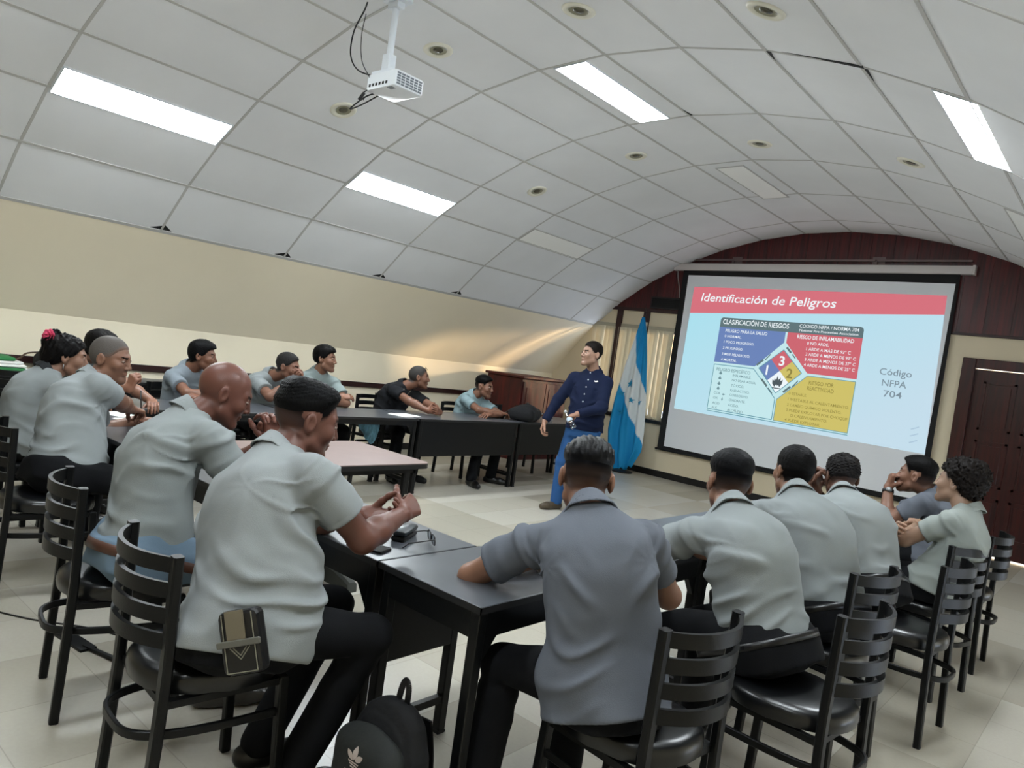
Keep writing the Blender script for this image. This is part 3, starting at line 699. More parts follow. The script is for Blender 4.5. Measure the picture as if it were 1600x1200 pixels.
# ------------------------------------------------------------------ tables
TZ = .76
def table(name, x0, x1, y0, y1, along, label, panel=None, apron=.09, end_panel=None, top=None, group='black folding training tables'):
    o = empty(name, ((x0+x1)/2, (y0+y1)/2, 0), 0, label, 'table', group)
    B = lambda mb, n, m, **k: rel(mb, o).build(n, m, o, **k)
    g = .002
    mb = MB(); mb.box((x0+g, y0+g, TZ-.022), (x1-g, y1-g, TZ), .003); B(mb, 'table_top', top or M_tabtop)
    mb = MB(); e = .0025
    mb.box((x0, y0, TZ-.023), (x1, y0+.004, TZ-.0015)); mb.box((x0, y1-.004, TZ-.023), (x1, y1, TZ-.0015)); mb.box((x0, y0, TZ-.023), (x0+.004, y1, TZ-.0015)); mb.box((x1-.004, y0, TZ-.023), (x1, y1, TZ-.0015)); B(mb, 'edge_band', M_tabedge)
    i = .018; w = .034
    if apron:
        mb = MB()
        if along == 'y':
            mb.box((x0+i, y0+i, TZ-.022-apron), (x0+i+.018, y1-i, TZ-.022)); mb.box((x1-i-.018, y0+i, TZ-.022-apron), (x1-i, y1-i, TZ-.022))
            mb.box((x0+i, y0+i, TZ-.022-apron), (x1-i, y0+i+.018, TZ-.022)); mb.box((x0+i, y1-i-.018, TZ-.022-apron), (x1-i, y1-i, TZ-.022))
        else:
            mb.box((x0+i, y0+i, TZ-.022-apron), (x1-i, y0+i+.018, TZ-.022)); mb.box((x0+i, y1-i-.018, TZ-.022-apron), (x1-i, y1-i, TZ-.022))
            mb.box((x0+i, y0+i, TZ-.022-apron), (x0+i+.018, y1-i, TZ-.022)); mb.box((x1-i-.018, y0+i, TZ-.022-apron), (x1-i, y1-i, TZ-.022))
        B(mb, 'apron', M_tabframe)
    for sx, x in ((1, x0+i+.017), (-1, x1-i-.017)):
        for sy, y in ((1, y0+i+.017), (-1, y1-i-.017)):
            mb = MB(); mb.box((x-.019, y-.019, .012), (x+.019, y+.019, TZ-.022), .004)
            if apron:
                zt = TZ-.022-apron
                if along == 'y': mb.add([(x-.012, y, zt), (x-.012, y+sy*.085, zt), (x-.012, y, zt-.11), (x+.012, y, zt), (x+.012, y+sy*.085, zt), (x+.012, y, zt-.11)], [(0, 1, 2), (5, 4, 3), (0, 3, 4, 1), (1, 4, 5, 2), (2, 5, 3, 0)])
                else: mb.add([(x, y-.012, zt), (x+sx*.085, y-.012, zt), (x, y-.012, zt-.11), (x, y+.012, zt), (x+sx*.085, y+.012, zt), (x, y+.012, zt-.11)], [(0, 1, 2), (5, 4, 3), (0, 3, 4, 1), (1, 4, 5, 2), (2, 5, 3, 0)])
            lg = B(mb, 'leg', M_tabframe)
            mb = MB(); mb.box((x-.021, y-.021, 0), (x+.021, y+.021, .014), .003); rel(mb, o).build('foot_cap', M_black, lg)
    # low stretchers tie the pair of legs at each end
    z = .125
    if along == 'y':
        for y in (y0+i+.017, y1-i-.017): B(MB().box((x0+.05, y-.014, z), (x1-.05, y+.014, z+.03), .003), 'stretcher', M_tabframe)
    else:
        for x in (x0+i+.017, x1-i-.017): B(MB().box((x-.014, y0+.05, z), (x+.014, y1-.05, z+.03), .003), 'stretcher', M_tabframe)
    if panel:   # modesty panel on side 'x0','x1','y1'
        mb = MB(); zt, zb = TZ-.03, .375
        if panel == 'x1': mb.box((x1-.035, y0+.012, zb), (x1-.02, y1-.012, zt), .003)
        if panel == 'x0': mb.box((x0+.02, y0+.06, zb), (x0+.035, y1-.06, zt), .003)
        if panel == 'y1': mb.box((x0+.06, y1-.035, zb), (x1-.06, y1-.02, zt), .003)
        B(mb, 'modesty_panel', M_tabframe)
    if end_panel:
        mb = MB(); mb.box((x1-.03, y0+.05, .366), (x1-.018, y1-.05, TZ-.03), .003); B(mb, 'end_panel', M_tabframe)
    return o
table('training_table', -1.92, -1.43, 1.674, 3.20, 'y', 'black table in the right foreground with its corner and leg towards us')
table('training_table', -1.92, -1.43, 3.215, 4.74, 'y', 'black table in the middle of the right row, hidden behind the seated men')
table('training_table', -1.92, -1.43, 4.755, 6.28, 'y', 'black table at the door end of the right row')
table('training_table', -3.60, -1.925, 1.672, 2.170, 'x', 'black table in front of the big man, with phone and glasses on it', end_panel=True)
table('training_table', -5.30, -3.615, 1.672, 2.170, 'x', 'black table where the grey-haired man writes in his notebook')
table('training_table', -6.05, -5.42, 2.25, 3.61, 'y', 'black far-side table in front of the man with crossed arms by the wall', apron=.05)
table('training_table', -6.05, -5.42, 3.625, 5.005, 'y', 'black far-side table with open front before the man in black', apron=.05)
table('training_table', -6.05, -5.42, 5.02, 6.56, 'y', 'black far-side table with a full front panel before the young man', panel='x1', apron=.05)
table('training_table', -6.05, -5.42, 6.575, 8.10, 'y', 'black far-side table beyond the bag, under the standing water bottle', panel='x1', apron=.05)
table('training_table', -7.66, -7.24, 2.66, 4.3, 'y', 'dark spare table against the left wall behind the far row', panel='x1', group='spare tables along the left wall')
table('training_table', -7.66, -7.24, .7, 2.64, 'y', 'dark spare table against the left wall holding the black bags, far left', panel='x1', group='spare tables along the left wall')
# brown folding table in the middle, rounded corners, steel pedestal showing below
tan = empty('folding_table', (-3.81, 2.76, 0), 0, 'brown-topped folding table with rounded corners in the middle of the room', 'table')
def rrect(x0, x1, y0, y1, r, n=6):
    out = []
    for cx, cy, a0 in ((x1-r, y1-r, 0), (x0+r, y1-r, 90), (x0+r, y0+r, 180), (x1-r, y0+r, 270)):
        for k in range(n+1): a = R(a0+90*k/n); out.append((cx+r*math.cos(a), cy+r*math.sin(a)))
    return out
mb = MB(); mb.prism(rrect(-4.205, -3.42, 2.23, 3.31, .06), TZ-.018, TZ); rel(mb, tan).build('table_top', M_tantop, tan)
mb = MB(); mb.prism(rrect(-4.208, -3.417, 2.227, 3.313, .06), TZ-.035, TZ-.006); rel(mb, tan).build('edge_band', M_tabedge, tan)
mb = MB(); mb.box((-4.15, 2.30, TZ-.075), (-3.48, 2.32, TZ-.035)); mb.box((-4.15, 3.22, TZ-.075), (-3.48, 3.24, TZ-.035)); mb.box((-4.15, 2.3, TZ-.075), (-4.13, 3.24, TZ-.035)); mb.box((-3.50, 2.3, TZ-.075), (-3.48, 3.24, TZ-.035)); rel(mb, tan).build('apron', M_tabframe, tan)
for x in (-4.13, -3.50):
    for y in (3.235, 3.165, 2.36):
        mb = MB(); mb.box((x-.013, y-.013, 0), (x+.013, y+.013, TZ-.04), .003); rel(mb, tan).build('leg', M_tabframe, tan)
for y in (3.20, 2.36): rel(MB().box((-4.12, y-.01, .1), (-3.51, y+.01, .13)), tan).build('stretcher', M_tabframe, tan)
ped = empty('pedestal_stand', (-3.72, 2.80, 0), R(12), 'grey pedestal base with splayed feet standing on the floor under the brown table', 'stand')
mb = MB(); mb.lathe([(.05, .05), (.05, .10), (.036, .12), (.036, .66), (.10, .67), (.10, .69)], n=16); mb.build('post', M_pedestal, ped, True, auto=.6)
for k in range(4):
    a = k*PI/2-.25; mb = MB(); d = Vector((math.cos(a), math.sin(a), 0)); q = d.cross(Vector((0, 0, 1)))
    vs = []
    for t, h, w in ((.03, .10, .045), (.16, .085, .038), (.27, .06, .034), (.315, .045, .034), (.325, .012, .03)):
        for s, z in ((-1, 0), (1, 0), (1, h), (.6, h+.012), (-.6, h+.012), (-1, h)): p = d*t+q*(w*s); vs.append((p.x, p.y, z))
    fs = []
    for i in range(4):
        for j in range(6): fs.append((i*6+j, i*6+(j+1) % 6, i*6+6+(j+1) % 6, i*6+6+j))
    fs += [tuple(range(6)), tuple(range(29, 23, -1))]
    mb.add(vs, fs); mb.build('foot', M_pedestal, ped, True, auto=.5)

# ------------------------------------------------------------------ red cabinet, flag, bag, bottle
cab = empty('cabinet', (-7.05, 8.75, 0), 0, 'dark red wooden cabinet in the corner behind the presenter', 'cabinet')
mb = MB(); mb.box((-7.55, 8.22, .0), (-6.86, 9.30, 1.195), .006); rel(mb, cab).build('carcass', M_cab, cab)
mb = MB(); mb.box((-7.58, 8.18, 1.195), (-6.81, 9.34, 1.232), .01); rel(mb, cab).build('cornice', M_cab, cab)
for y0, y1 in ((8.24, 8.755), (8.765, 9.28)):
    mb = MB(); mb.box((-6.86, y0, .08), (-6.838, y1, 1.15), .004); mb.box((-6.838, y0+.07, .16), (-6.83, y1-.07, 1.07), .004); d = rel(mb, cab).build('cabinet_door', M_cab, cab)
    mb = MB(); yy = y0+.03 if y0 > 8.5 else y1-.03; mb.lathe([(0, 0), (.012, .005), (.014, .02), (0, .026)], (-6.838, yy, .7), 10, mtx=Matrix.Rotation(PI/2, 4, 'Y')); rel(mb, cab).build('knob', M_steel, d, True)

def flag():
    o = empty('national_flag', (-5.86, 9.62, 0), 0, 'blue and white striped flag with five blue stars hanging from a pole beside the screen', 'flag')
    mb = MB(); mb.tube([(-5.86, 9.62, .05), (-5.855, 9.62, 2.42)], .013, 10); mb.lathe([(0, 2.50), (.012, 2.47), (.016, 2.44), (.008, 2.42)], (-5.855, 9.62, 0), 10); rel(mb, o).build('pole', mat('dark_pole', '2a1a15', .4), o, True)
    mb = MB(); mb.tube([(-5.80, 9.64, .05), (-5.795, 9.65, 2.44)], .009, 8); rel(mb, o).build('second_pole', MATS['dark_pole'], o, True)
    mb = MB(); mb.lathe([(.16, 0), (.16, .02), (.12, .035), (.03, .05), (.02, .12)], (-5.86, 9.62, 0), 20); rel(mb, o).build('base', M_base, o, True, auto=.5)
    # cloth: bundled at the top of the pole, spread as it falls. u across the folds, v down.
    nu, nv = 60, 70
    def pt(u, v):
        z = 2.34-v*2.26+.10*(u-.5)*v - .05*abs(math.sin(u*7))*v
        wl = np.interp(v, [0, .12, .3, .55, .75, .9, 1], [-.02, -.08, -.17, -.27, -.31, -.26, -.12])
        wr = np.interp(v, [0, .12, .3, .55, .75, .88, 1], [.03, .12, .20, .28, .31, .30, .16])
        x = -5.855+wl+(wr-wl)*u
        amp = .008+.026*min(1, v*1.6)
        y = 9.585-amp*(math.sin(u*15+v*1.2)+.5*math.sin(u*27-v*2))-.03*math.sin(v*3)
        return (x, y, z)
    cols = []; mb = MB()
    blue = (*hexc('1286bd'), 1); white = (*hexc('cfd6d8'), 1)
    NB = 0
    for th in (0, 1):
        for j in range(nv+1):
            for i in range(nu+1):
                p = pt(i/nu, j/nv); mb.v.append((p[0], p[1]+.004*th, p[2]))
                u, v = i/nu, j/nv
                # stripes run diagonally down the draped cloth
                q = v*1.0-.42*u
                cols.append(blue if q < .085+.0 or q > .415 else white)
    N1 = (nu+1)*(nv+1)
    for j in range(nv):
        for i in range(nu):
            a = j*(nu+1)+i
            mb.f.append((a, a+nu+1, a+nu+2, a+1)); mb.f.append((N1+a, N1+a+1, N1+a+nu+2, N1+a+nu+1))
    rim = [i for i in range(nu)] ; 
    for i in range(nu): mb.f.append((i, i+1, N1+i+1, N1+i)); b = nv*(nu+1)+i; mb.f.append((b+1, b, N1+b, N1+b+1))
    for j in range(nv): a = j*(nu+1); mb.f.append((a+nu+1, a, N1+a, N1+a+nu+1)); b = a+nu; mb.f.append((b, b+nu+1, N1+b+nu+1, N1+b))
    mb.mi = [0]*len(mb.f)
    fo = rel(mb, o).build('cloth', vcol_mat('flag_cloth', .7), o, True)
    at = fo.data.color_attributes.new('Col', 'FLOAT_COLOR', 'POINT'); at.data.foreach_set('color', np.array(cols, np.float32).ravel())
    def star(u0, v0, r):
        mb = MB(); P = []
        c = pt(u0, v0)
        for k in range(10):
            a = PI/2+k*PI/5; rr = r if k % 2 == 0 else r*.42
            v = v0-rr*math.sin(a)/2.26; w = .4+.2*v; u = u0+rr*math.cos(a)/max(.35, (np.interp(v0, [0, .3, .55, .75], [.05, .37, .55, .62])))
            p = pt(u, v); P.append((p[0], p[1]-.007, p[2]))
        c = (c[0], c[1]-.008, c[2])
        vs = [c]+P+[(c[0], c[1]+.006, c[2])]; fs = [(0, (k+1) % 10+1, k+1) for k in range(10)]+[(11, k+1, (k+1) % 10+1) for k in range(10)]
        mb.add(vs, fs); rel(mb, o).build('star', mat('star_blue', '1580a8', .7), o)
    star(.42, .44, .072); star(.26, .62, .066); star(.80, .56, .05); star(.55, .545, .05); star(.16, .50, .05)
    return o
FLAG = flag()

def bag_soft(name, loc, rz, size, label, m=None):
    pass
def water_bottle(loc, label, mtx=None, name='water_bottle', h=.21, group='clear plastic water bottles'):
    o = empty(name, loc, 0, label, 'bottle', group)
    if mtx is not None: o.matrix_world = mtx
    s = h/.21
    pf = [(.0, .0), (.026, .0), (.030, .006), (.030, .035), (.028, .040), (.030, .045), (.030, .075), (.028, .08), (.030, .085), (.030, .12), (.027, .14), (.018, .165), (.012, .178), (.012, .192)]
    MB().lathe([(r*s, z*s) for r, z in pf], n=18).build('body', M_plasticclear, o, True)
    MB().lathe([(.0311*s, .078*s), (.0311*s, .118*s)], n=18, cap=False).build('label_band', mat('bottle_label', 'b7c6d6', .5), o, True)
    MB().lathe([(.0145*s, .190*s), (.0145*s, .208*s), (.012*s, .21*s)], n=14).build('cap', M_white, o, True)
    return o
water_bottle((-5.50, 7.22, TZ), 'clear water bottle standing on the far table beside the presenter')
# ------------------------------------------------------------------ papers and small things on the tables
def sheet(loc, rz, w, h, label, name='notebook', th=.006, m=None):
    o = empty(name, loc, rz, label, 'paper' if 'paper' in name else 'notebook')
    MB().box((-w/2, -h/2, 0), (w/2, h/2, th*.4), .0).build('cover', mat('grey_cover', 'b9bcb9', .6), o)
    mb = MB(); mb.box((-w/2+.004, -h/2+.003, th*.4), (w/2-.004, h/2-.003, th)); mb.build('pages', m or M_paper, o); return o
sheet((-4.90, 2.06, TZ), R(20), .17, .20, 'open white notebook under the hand of the grey-haired man')
sheet((-5.14, 2.05, TZ), R(28), .20, .16, 'white sheet of paper on the table beyond the grey-haired man', 'paper_sheet', .003)
sheet((-5.62, 4.98, TZ), R(12), .21, .29, 'white papers lying in front of the man in the black polo shirt', 'paper_stack')
sheet((-1.60, 2.20, TZ), R(-35), .12, .09, 'small white notebook under the hand of the man in dark grey', 'notepad')
def phone(loc, rz, label, name='mobile_phone'):
    o = empty(name, loc, rz, label, 'phone')
    MB().box((-.037, -.075, 0), (.037, .075, .010), .004).build('case', M_black, o)
    MB().box((-.034, -.07, .010), (.034, .07, .0108)).build('screen', mat('phone_glass', '0a0c10', .08, spec=.6), o)
phone((-2.06, 1.74, TZ), R(-72), 'black mobile phone beside the hands of the big man')
cs = empty('glasses_case', (-2.12, 1.96, TZ), R(-60), 'black glasses case behind the spectacles on the table', 'case')
mb = MB(); mb.box((-.08, -.03, 0), (.08, .03, .022), .012); mb.build('bottom_shell', M_black, cs, True, auto=.6)
mb = MB(); mb.box((-.08, -.03, .0225), (.08, .03, .042), .014); mb.build('lid', mat('dull_black', '22282c', .35), cs, True, auto=.6)
def spectacles(mtx, label, cat, m, name):
    o = empty(name, (0, 0, 0), 0, label, cat); o.matrix_world = mtx
    for s in (-1, 1):
        pts = []
        for k in range(17): a = 2*PI*k/16; pts.append((s*.034+.026*math.copysign(abs(math.cos(a))**.7, math.cos(a)), 0, .019*math.copysign(abs(math.sin(a))**.7, math.sin(a))))
        mb = MB(); mb.tube(pts, .0022, 6, cap=False); mb.build('rim', m, o, True)
        mb = MB(); mb.add([(p[0], -.0006, p[2]) for p in pts[:-1]]+[(p[0], .0006, p[2]) for p in pts[:-1]], [tuple(range(16)), tuple(range(31, 15, -1))]+[(i, (i+1) % 16, 16+(i+1) % 16, 16+i) for i in range(16)]); mb.build('lens', thin_glass('lens_glass', (.75, .8, .85), .3) if name != 'sunglasses' else mat('dark_lens', '0b0b0c', .1), o)
        mb = MB(); mb.tube([(s*.061, 0, .008), (s*.068, .012, .009), (s*.07, .10, .006), (s*.068, .128, -.012), (s*.066, .138, -.024)], .0023, 6); mb.build('temple', m, o, True)
    mb = MB(); mb.tube([(-.009, 0, .004), (0, -.004, .008), (.009, 0, .004)], .0022, 6); mb.build('bridge', m, o, True)
    return o
spectacles(Matrix.Translation((-2.01, 2.0, TZ+.027)) @ Matrix.Rotation(R(150), 4, 'Z') @ Matrix.Rotation(R(-8), 4, 'X'), 'pair of spectacles with dark rims lying on the table beside the big man', 'spectacles', M_black, 'spectacles')

# ------------------------------------------------------------------ backpack by the table leg
bp = empty('backpack', (-1.955, 1.60, 0), R(28), 'black backpack with a white printed emblem standing on the floor under the table', 'backpack')
# (cloth shapes of the backpack are grown below with the same field mesher as the people)
# ------------------------------------------------------------------ distance-field mesher (numpy surface nets)
def V3(*a): return np.array(a, np.float64)
def nrm(v): v = np.asarray(v, float); return v/max(np.linalg.norm(v), 1e-9)
def smin(a, b, k):
    h = np.clip(.5+.5*(b-a)/k, 0, 1); return b+(a-b)*h-k*h*(1-h)
def smax(a, b, k): return -smin(-a, -b, k)
def rcone(P, a, b, r1, r2):
    a = np.asarray(a, float); b = np.asarray(b, float); ba = b-a; pa = P-a
    h = np.clip(pa@ba/max(ba@ba, 1e-9), 0, 1)
    return np.sqrt(((pa-h[:, None]*ba)**2).sum(1))-(r1+(r2-r1)*h)
def ell(P, c, r, M=None):
    q = P-np.asarray(c, float)
    if M is not None: q = q@np.asarray(M).T
    r = np.asarray(r, float)
    k0 = np.sqrt(((q/r)**2).sum(1)); k1 = np.sqrt(((q/r**2)**2).sum(1))
    return k0*(k0-1)/np.maximum(k1, 1e-6)
def sph(P, c, r): return np.sqrt(((P-np.asarray(c, float))**2).sum(1))-r
def rbox(P, c, h, r, M=None):
    q = P-np.asarray(c, float)
    if M is not None: q = q@np.asarray(M).T
    d = np.abs(q)-(np.asarray(h, float)-r)
    return np.sqrt((np.maximum(d, 0)**2).sum(1))+np.minimum(d.max(1), 0)-r
def mesh_field(f, lo, hi, h, margin=.03):
    """surface nets over a block-sparse sampling of f; returns verts, quads"""
    lo = np.asarray(lo, float); hi = np.asarray(hi, float)
    B = 6
    nb = np.ceil((hi-lo)/(h*B)).astype(int)+1
    n = nb*B+1
    g = [lo[i]+h*B*(np.arange(nb[i])+.5) for i in range(3)]
    X, Y, Z = np.meshgrid(*g, indexing='ij')
    C = np.stack([X.ravel(), Y.ravel(), Z.ravel()], 1)
    d = f(C)
    act = np.abs(d) < h*B*.87*1.35+margin
    vol = np.where(d < 0, -1., 1.).reshape(nb)
    full = np.repeat(np.repeat(np.repeat(vol, B, 0), B, 1), B, 2)
    full = np.pad(full, ((0, 1), (0, 1), (0, 1)), mode='edge').astype(np.float32)
    ids = np.argwhere(act.reshape(nb))
    r = np.arange(B+1)
    ox, oy, oz = np.meshgrid(r, r, r, indexing='ij'); off = np.stack([ox.ravel(), oy.ravel(), oz.ravel()], 1)
    for s in range(0, len(ids), 700):
        I = (ids[s:s+700]*B)[:, None, :]+off[None]
        I = I.reshape(-1, 3); Pp = lo+I*h
        full[I[:, 0], I[:, 1], I[:, 2]] = f(Pp)
    full[0] = np.maximum(full[0], 1e-3); full[-1] = np.maximum(full[-1], 1e-3); full[:, 0] = np.maximum(full[:, 0], 1e-3); full[:, -1] = np.maximum(full[:, -1], 1e-3); full[:, :, 0] = np.maximum(full[:, :, 0], 1e-3); full[:, :, -1] = np.maximum(full[:, :, -1], 1e-3)
    ins = full < 0
    nx, ny, nz = full.shape
    cnt = np.zeros((nx-1, ny-1, nz-1), np.int8)
    for dx in (0, 1):
        for dy in (0, 1):
            for dz in (0, 1): cnt += ins[dx:nx-1+dx, dy:ny-1+dy, dz:nz-1+dz]
    cells = np.argwhere((cnt > 0) & (cnt < 8))
    cid = -np.ones((nx-1, ny-1, nz-1), np.int32); cid[cells[:, 0], cells[:, 1], cells[:, 2]] = np.arange(len(cells))
    acc = np.zeros((len(cells), 3)); num = np.zeros(len(cells))
    corners = [(i, j, k) for i in (0, 1) for j in (0, 1) for k in (0, 1)]
    for a in corners:
        for ax in range(3):
            if a[ax]: continue
            b = list(a); b[ax] = 1
            va = full[cells[:, 0]+a[0], cells[:, 1]+a[1], cells[:, 2]+a[2]]; vb = full[cells[:, 0]+b[0], cells[:, 1]+b[1], cells[:, 2]+b[2]]
            m = (va < 0) != (vb < 0)
            t = np.where(m, va/np.where(m, va-vb, 1), 0)
            p = np.array(a, float)[None]+np.zeros((len(cells), 3)); p[:, ax] += t
            acc[m] += p[m]; num[m] += 1
    verts = lo+h*(cells+acc/np.maximum(num, 1)[:, None])
    quads = []
    for ax in range(3):
        o1, o2 = [(1, 2), (2, 0), (0, 1)][ax]
        sl0 = [slice(None)]*3; sl1 = [slice(None)]*3; sl0[ax] = slice(0, -1); sl1[ax] = slice(1, None)
        i0, i1 = ins[tuple(sl0)], ins[tuple(sl1)]
        E = np.argwhere(i0 != i1)
        E = E[(E[:, o1] > 0) & (E[:, o2] > 0) & (E[:, o1] < full.shape[o1]-1) & (E[:, o2] < full.shape[o2]-1)]
        if len(E) == 0: continue
        flip = i0[E[:, 0], E[:, 1], E[:, 2]]
        def cc(d1, d2):
            q = E.copy(); q[:, o1] -= d1; q[:, o2] -= d2; return cid[q[:, 0], q[:, 1], q[:, 2]]
        q = np.stack([cc(1, 1), cc(0, 1), cc(0, 0), cc(1, 0)], 1)
        q[~flip] = q[~flip][:, ::-1]
        quads.append(q)
    q = np.concatenate(quads) if quads else np.zeros((0, 4), int)
    q = q[(q >= 0).all(1)]
    return verts, q
def relax(v, q, n=1, w=.5):
    for _ in range(n):
        s = np.zeros_like(v); c = np.zeros(len(v))
        for a, b in ((0, 1), (1, 2), (2, 3), (3, 0)):
            np.add.at(s, q[:, a], v[q[:, b]]); np.add.at(s, q[:, b], v[q[:, a]]); np.add.at(c, q[:, a], 1); np.add.at(c, q[:, b], 1)
        v = v*(1-w)+w*s/np.maximum(c, 1)[:, None]
    return v
def np_obj(name, parts, mats, parent, cols=None, sharp=None):
    """parts = [(verts, quads)], cols per part"""
    V, Q, o = [], [], 0
    for v, q in parts: V.append(v); Q.append(q+o); o += len(v)
    V = np.concatenate(V); Q = np.concatenate(Q)
    root = parent
    T = np.zeros(3)
    while root is not None: T = T+np.array(root.location); root = root.parent
    me = bpy.data.meshes.new(name); me.vertices.add(len(V)); me.vertices.foreach_set('co', (V-T).astype(np.float32).ravel())
    k = Q.shape[1]
    me.loops.add(len(Q)*k); me.loops.foreach_set('vertex_index', Q.astype(np.int32).ravel())
    me.polygons.add(len(Q)); me.polygons.foreach_set('loop_start', np.arange(0, len(Q)*k, k, dtype=np.int32)); me.polygons.foreach_set('loop_total', np.full(len(Q), k, np.int32))
    me.polygons.foreach_set('use_smooth', np.ones(len(Q), bool))
    me.materials.append(mats); me.update(calc_edges=True); me.validate()
    if cols is not None:
        at = me.color_attributes.new('Col', 'FLOAT_COLOR', 'POINT'); c = np.concatenate(cols); at.data.foreach_set('color', np.concatenate([c, np.ones((len(c), 1))], 1).astype(np.float32).ravel())
    ob = bpy.data.objects.new(name, me); COL.objects.link(ob)
    if parent is not None: ob.parent = parent
    return ob
def bbox(pts, m):
    a = np.array(pts); return a.min(0)-m, a.max(0)+m
def wav(P, k, ph, seed):
    r = np.random.RandomState(seed); s = 0
    for i in range(4):
        d = r.randn(3); d /= np.linalg.norm(d); s = s+np.sin(P@(d*k*(1+.5*i))+r.rand()*6.28+ph)/(1+.4*i)
    return s/2.2

# ------------------------------------------------------------------ the people
M_skin = vcol_mat('skin', .42, bump=(320, .05), spec=.4)
M_hair = vcol_mat('hair', .55, bump=(260, .18, (1, 1, 1)), spec=.1)
M_hairgloss = vcol_mat('slick_hair', .36, bump=(200, .2, (2, .4, 2)), spec=.17)
def cloth(name, c, rough=.85): return mat('cloth_'+name, c, rough, bump=(380, .12), var=(9, .03), spec=.2)
def hand_field(w, d, n, side, curl=.3, spread=.1, thumb=.4, sc=1.0, curls=None):
    """w wrist, d finger direction, n palm normal, side +1 right / -1 left -> field function, extreme points"""
    w = np.asarray(w, float); d = nrm(d); n = nrm(n-np.dot(n, d)*d); s = np.cross(d, n)*side
    segs = []; tips = [w]
    kn = [(.088, .030), (.092, .010), (.088, -.010), (.079, -.029)]
    ph = [(.042, .026, .021), (.046, .029, .022), (.042, .027, .021), (.033, .021, .019)]
    rad = [.0098, .0102, .0096, .0084]
    palm = []
    for i, ((kd, ks), L, r) in enumerate(zip(kn, ph, rad)):
        k = w+sc*(d*kd+s*ks); palm.append((w+sc*(d*.012+s*ks*.55), k, .0145*sc, .0118*sc))
        cu = curls[i] if curls else curl
        a = 0; p = k; chain = []
        dd = nrm(d+s*(spread*(1.5-i)*.35))
        for j, (l, am) in enumerate(zip(L, (75, 95, 60))):
            a += R(am)*cu
            v = dd*math.cos(a)+n*math.sin(a); q = p+v*l*sc
            chain.append((p, q, r*sc*(1-.07*j), r*sc*(.93-.09*j))); p = q
        segs.append(chain); tips.append(p); tips.append(k)
    t0 = w+sc*(d*.022+s*.022+n*.006); td = nrm(d*.62+s*(.75-.5*thumb)+n*(.15+.75*thumb))
    t1 = t0+td*.046*sc; td2 = nrm(td+d*.25+n*.3*thumb-s*.25*thumb); t2 = t1+td2*.034*sc; t3 = t2+nrm(td2+d*.2-s*.2*thumb)*.026*sc
    tips += [t1, t2, t3]
    th = [(t0, t1, .0155*sc, .0125*sc), (t1, t2, .0115*sc, .0105*sc), (t2, t3, .0105*sc, .0085*sc)]
    def f(P):
        D = None
        for a, b, r1, r2 in palm:
            x = rcone(P, a, b, r1, r2); D = x if D is None else smin(D, x, .016*sc)
        for a, b, r1, r2 in th:
            D = smin(D, rcone(P, a, b, r1, r2), .009*sc)
        for chain in segs:
            F = None
            for a, b, r1, r2 in chain:
                x = rcone(P, a, b, r1, r2); F = x if F is None else smin(F, x, .003)
            D = smin(D, F, .006*sc)
        return D
    return f, tips, (d, n, s)
def head_frame(c, yaw, pitch, roll):
    f = V3(math.cos(yaw)*math.cos(pitch), math.sin(yaw)*math.cos(pitch), math.sin(pitch))
    r = V3(math.sin(yaw), -math.cos(yaw), 0); u = np.cross(r, f)
    cr, sr = math.cos(roll), math.sin(roll)
    r2 = cr*r+sr*u; u2 = -sr*r+cr*u
    return np.stack([r2, f, u2])   # rows: right, forward, up
HL_Y = [-.13, -.095, -.06, -.03, -.012, .0, .02, .035, .055, .07, .12]
HL_Z = [-.085, -.085, -.072, -.05, -.02, -.005, .0, .012, .045, .058, .062]
def hairline(q): return np.interp(q[:, 1], HL_Y, HL_Z)
def cran(q, k=1.0): return ell(q, (0, -.014, .028), (.0755, .0975, .089))
def head_field(fat=0.0, jaw=1.0):
    def f(q):
        ax = np.abs(q[:, 0]); m = np.stack([ax, q[:, 1], q[:, 2]], 1)
        D = cran(q)
        D = smin(D, ell(q, (0, .030, -.030), (.060+fat*.6, .064, .082)), .03)
        D = smin(D, rcone(m, (.047+fat, .010, -.062), (.016, .068, -.098), .021+fat*.5, .019), .025)
        D = smin(D, ell(q, (0, .078, -.100), (.024, .018, .018)), .02)
        D = smin(D, ell(m, (.041, .060, -.020), (.026, .026, .026)), .02)          # cheeks
        D = smin(D, rcone(m, (.0, .083, .026), (.040, .066, .026), .013, .012), .016)   # brow
        D = smax(D, -ell(m, (.032, .096, .008), (.020, .020, .0115)), .010)       # sockets
        D = smin(D, rcone(q, (0, .086, .016), (0, .106, -.026), .0085, .0115), .009)
        D = smin(D, ell(m, (.0125, .096, -.031), (.0085, .011, .0075)), .006)     # nostril wings
        D = smin(D, ell(q, (0, .088, -.0565), (.024, .010, .0062)), .005)
        D = smin(D, ell(q, (0, .086, -.0675), (.021, .011, .0072)), .005)
        D = smax(D, -rcone(q, (-.022, .100, -.0618), (.022, .100, -.0618), .0035, .0035), .003)
        D = smin(D, ell(m, (.032, .079, .008), (.0135, .0125, .0125)), .002)      # eyeballs in lids
        # ears
        e = m-np.array([.079, -.012, -.004]); an = R(18)
        ey = e[:, 1]*math.cos(an)+e[:, 2]*math.sin(an)*.25; ez = e[:, 2]
        ep = np.stack([e[:, 0]-.25*np.maximum(-ey, 0), ey, ez], 1)
        E_ = ell(ep, (0, 0, 0), (.0105, .0185, .032))
        E_ = smax(E_, -ell(ep, (.010, .004, .004), (.007, .010, .019)), .004)
        D = smin(D, E_, .007)
        return D
    return f
HAIR = {}
def sst(x): x = np.clip(x, 0, 1); return x*x*(3-2*x)
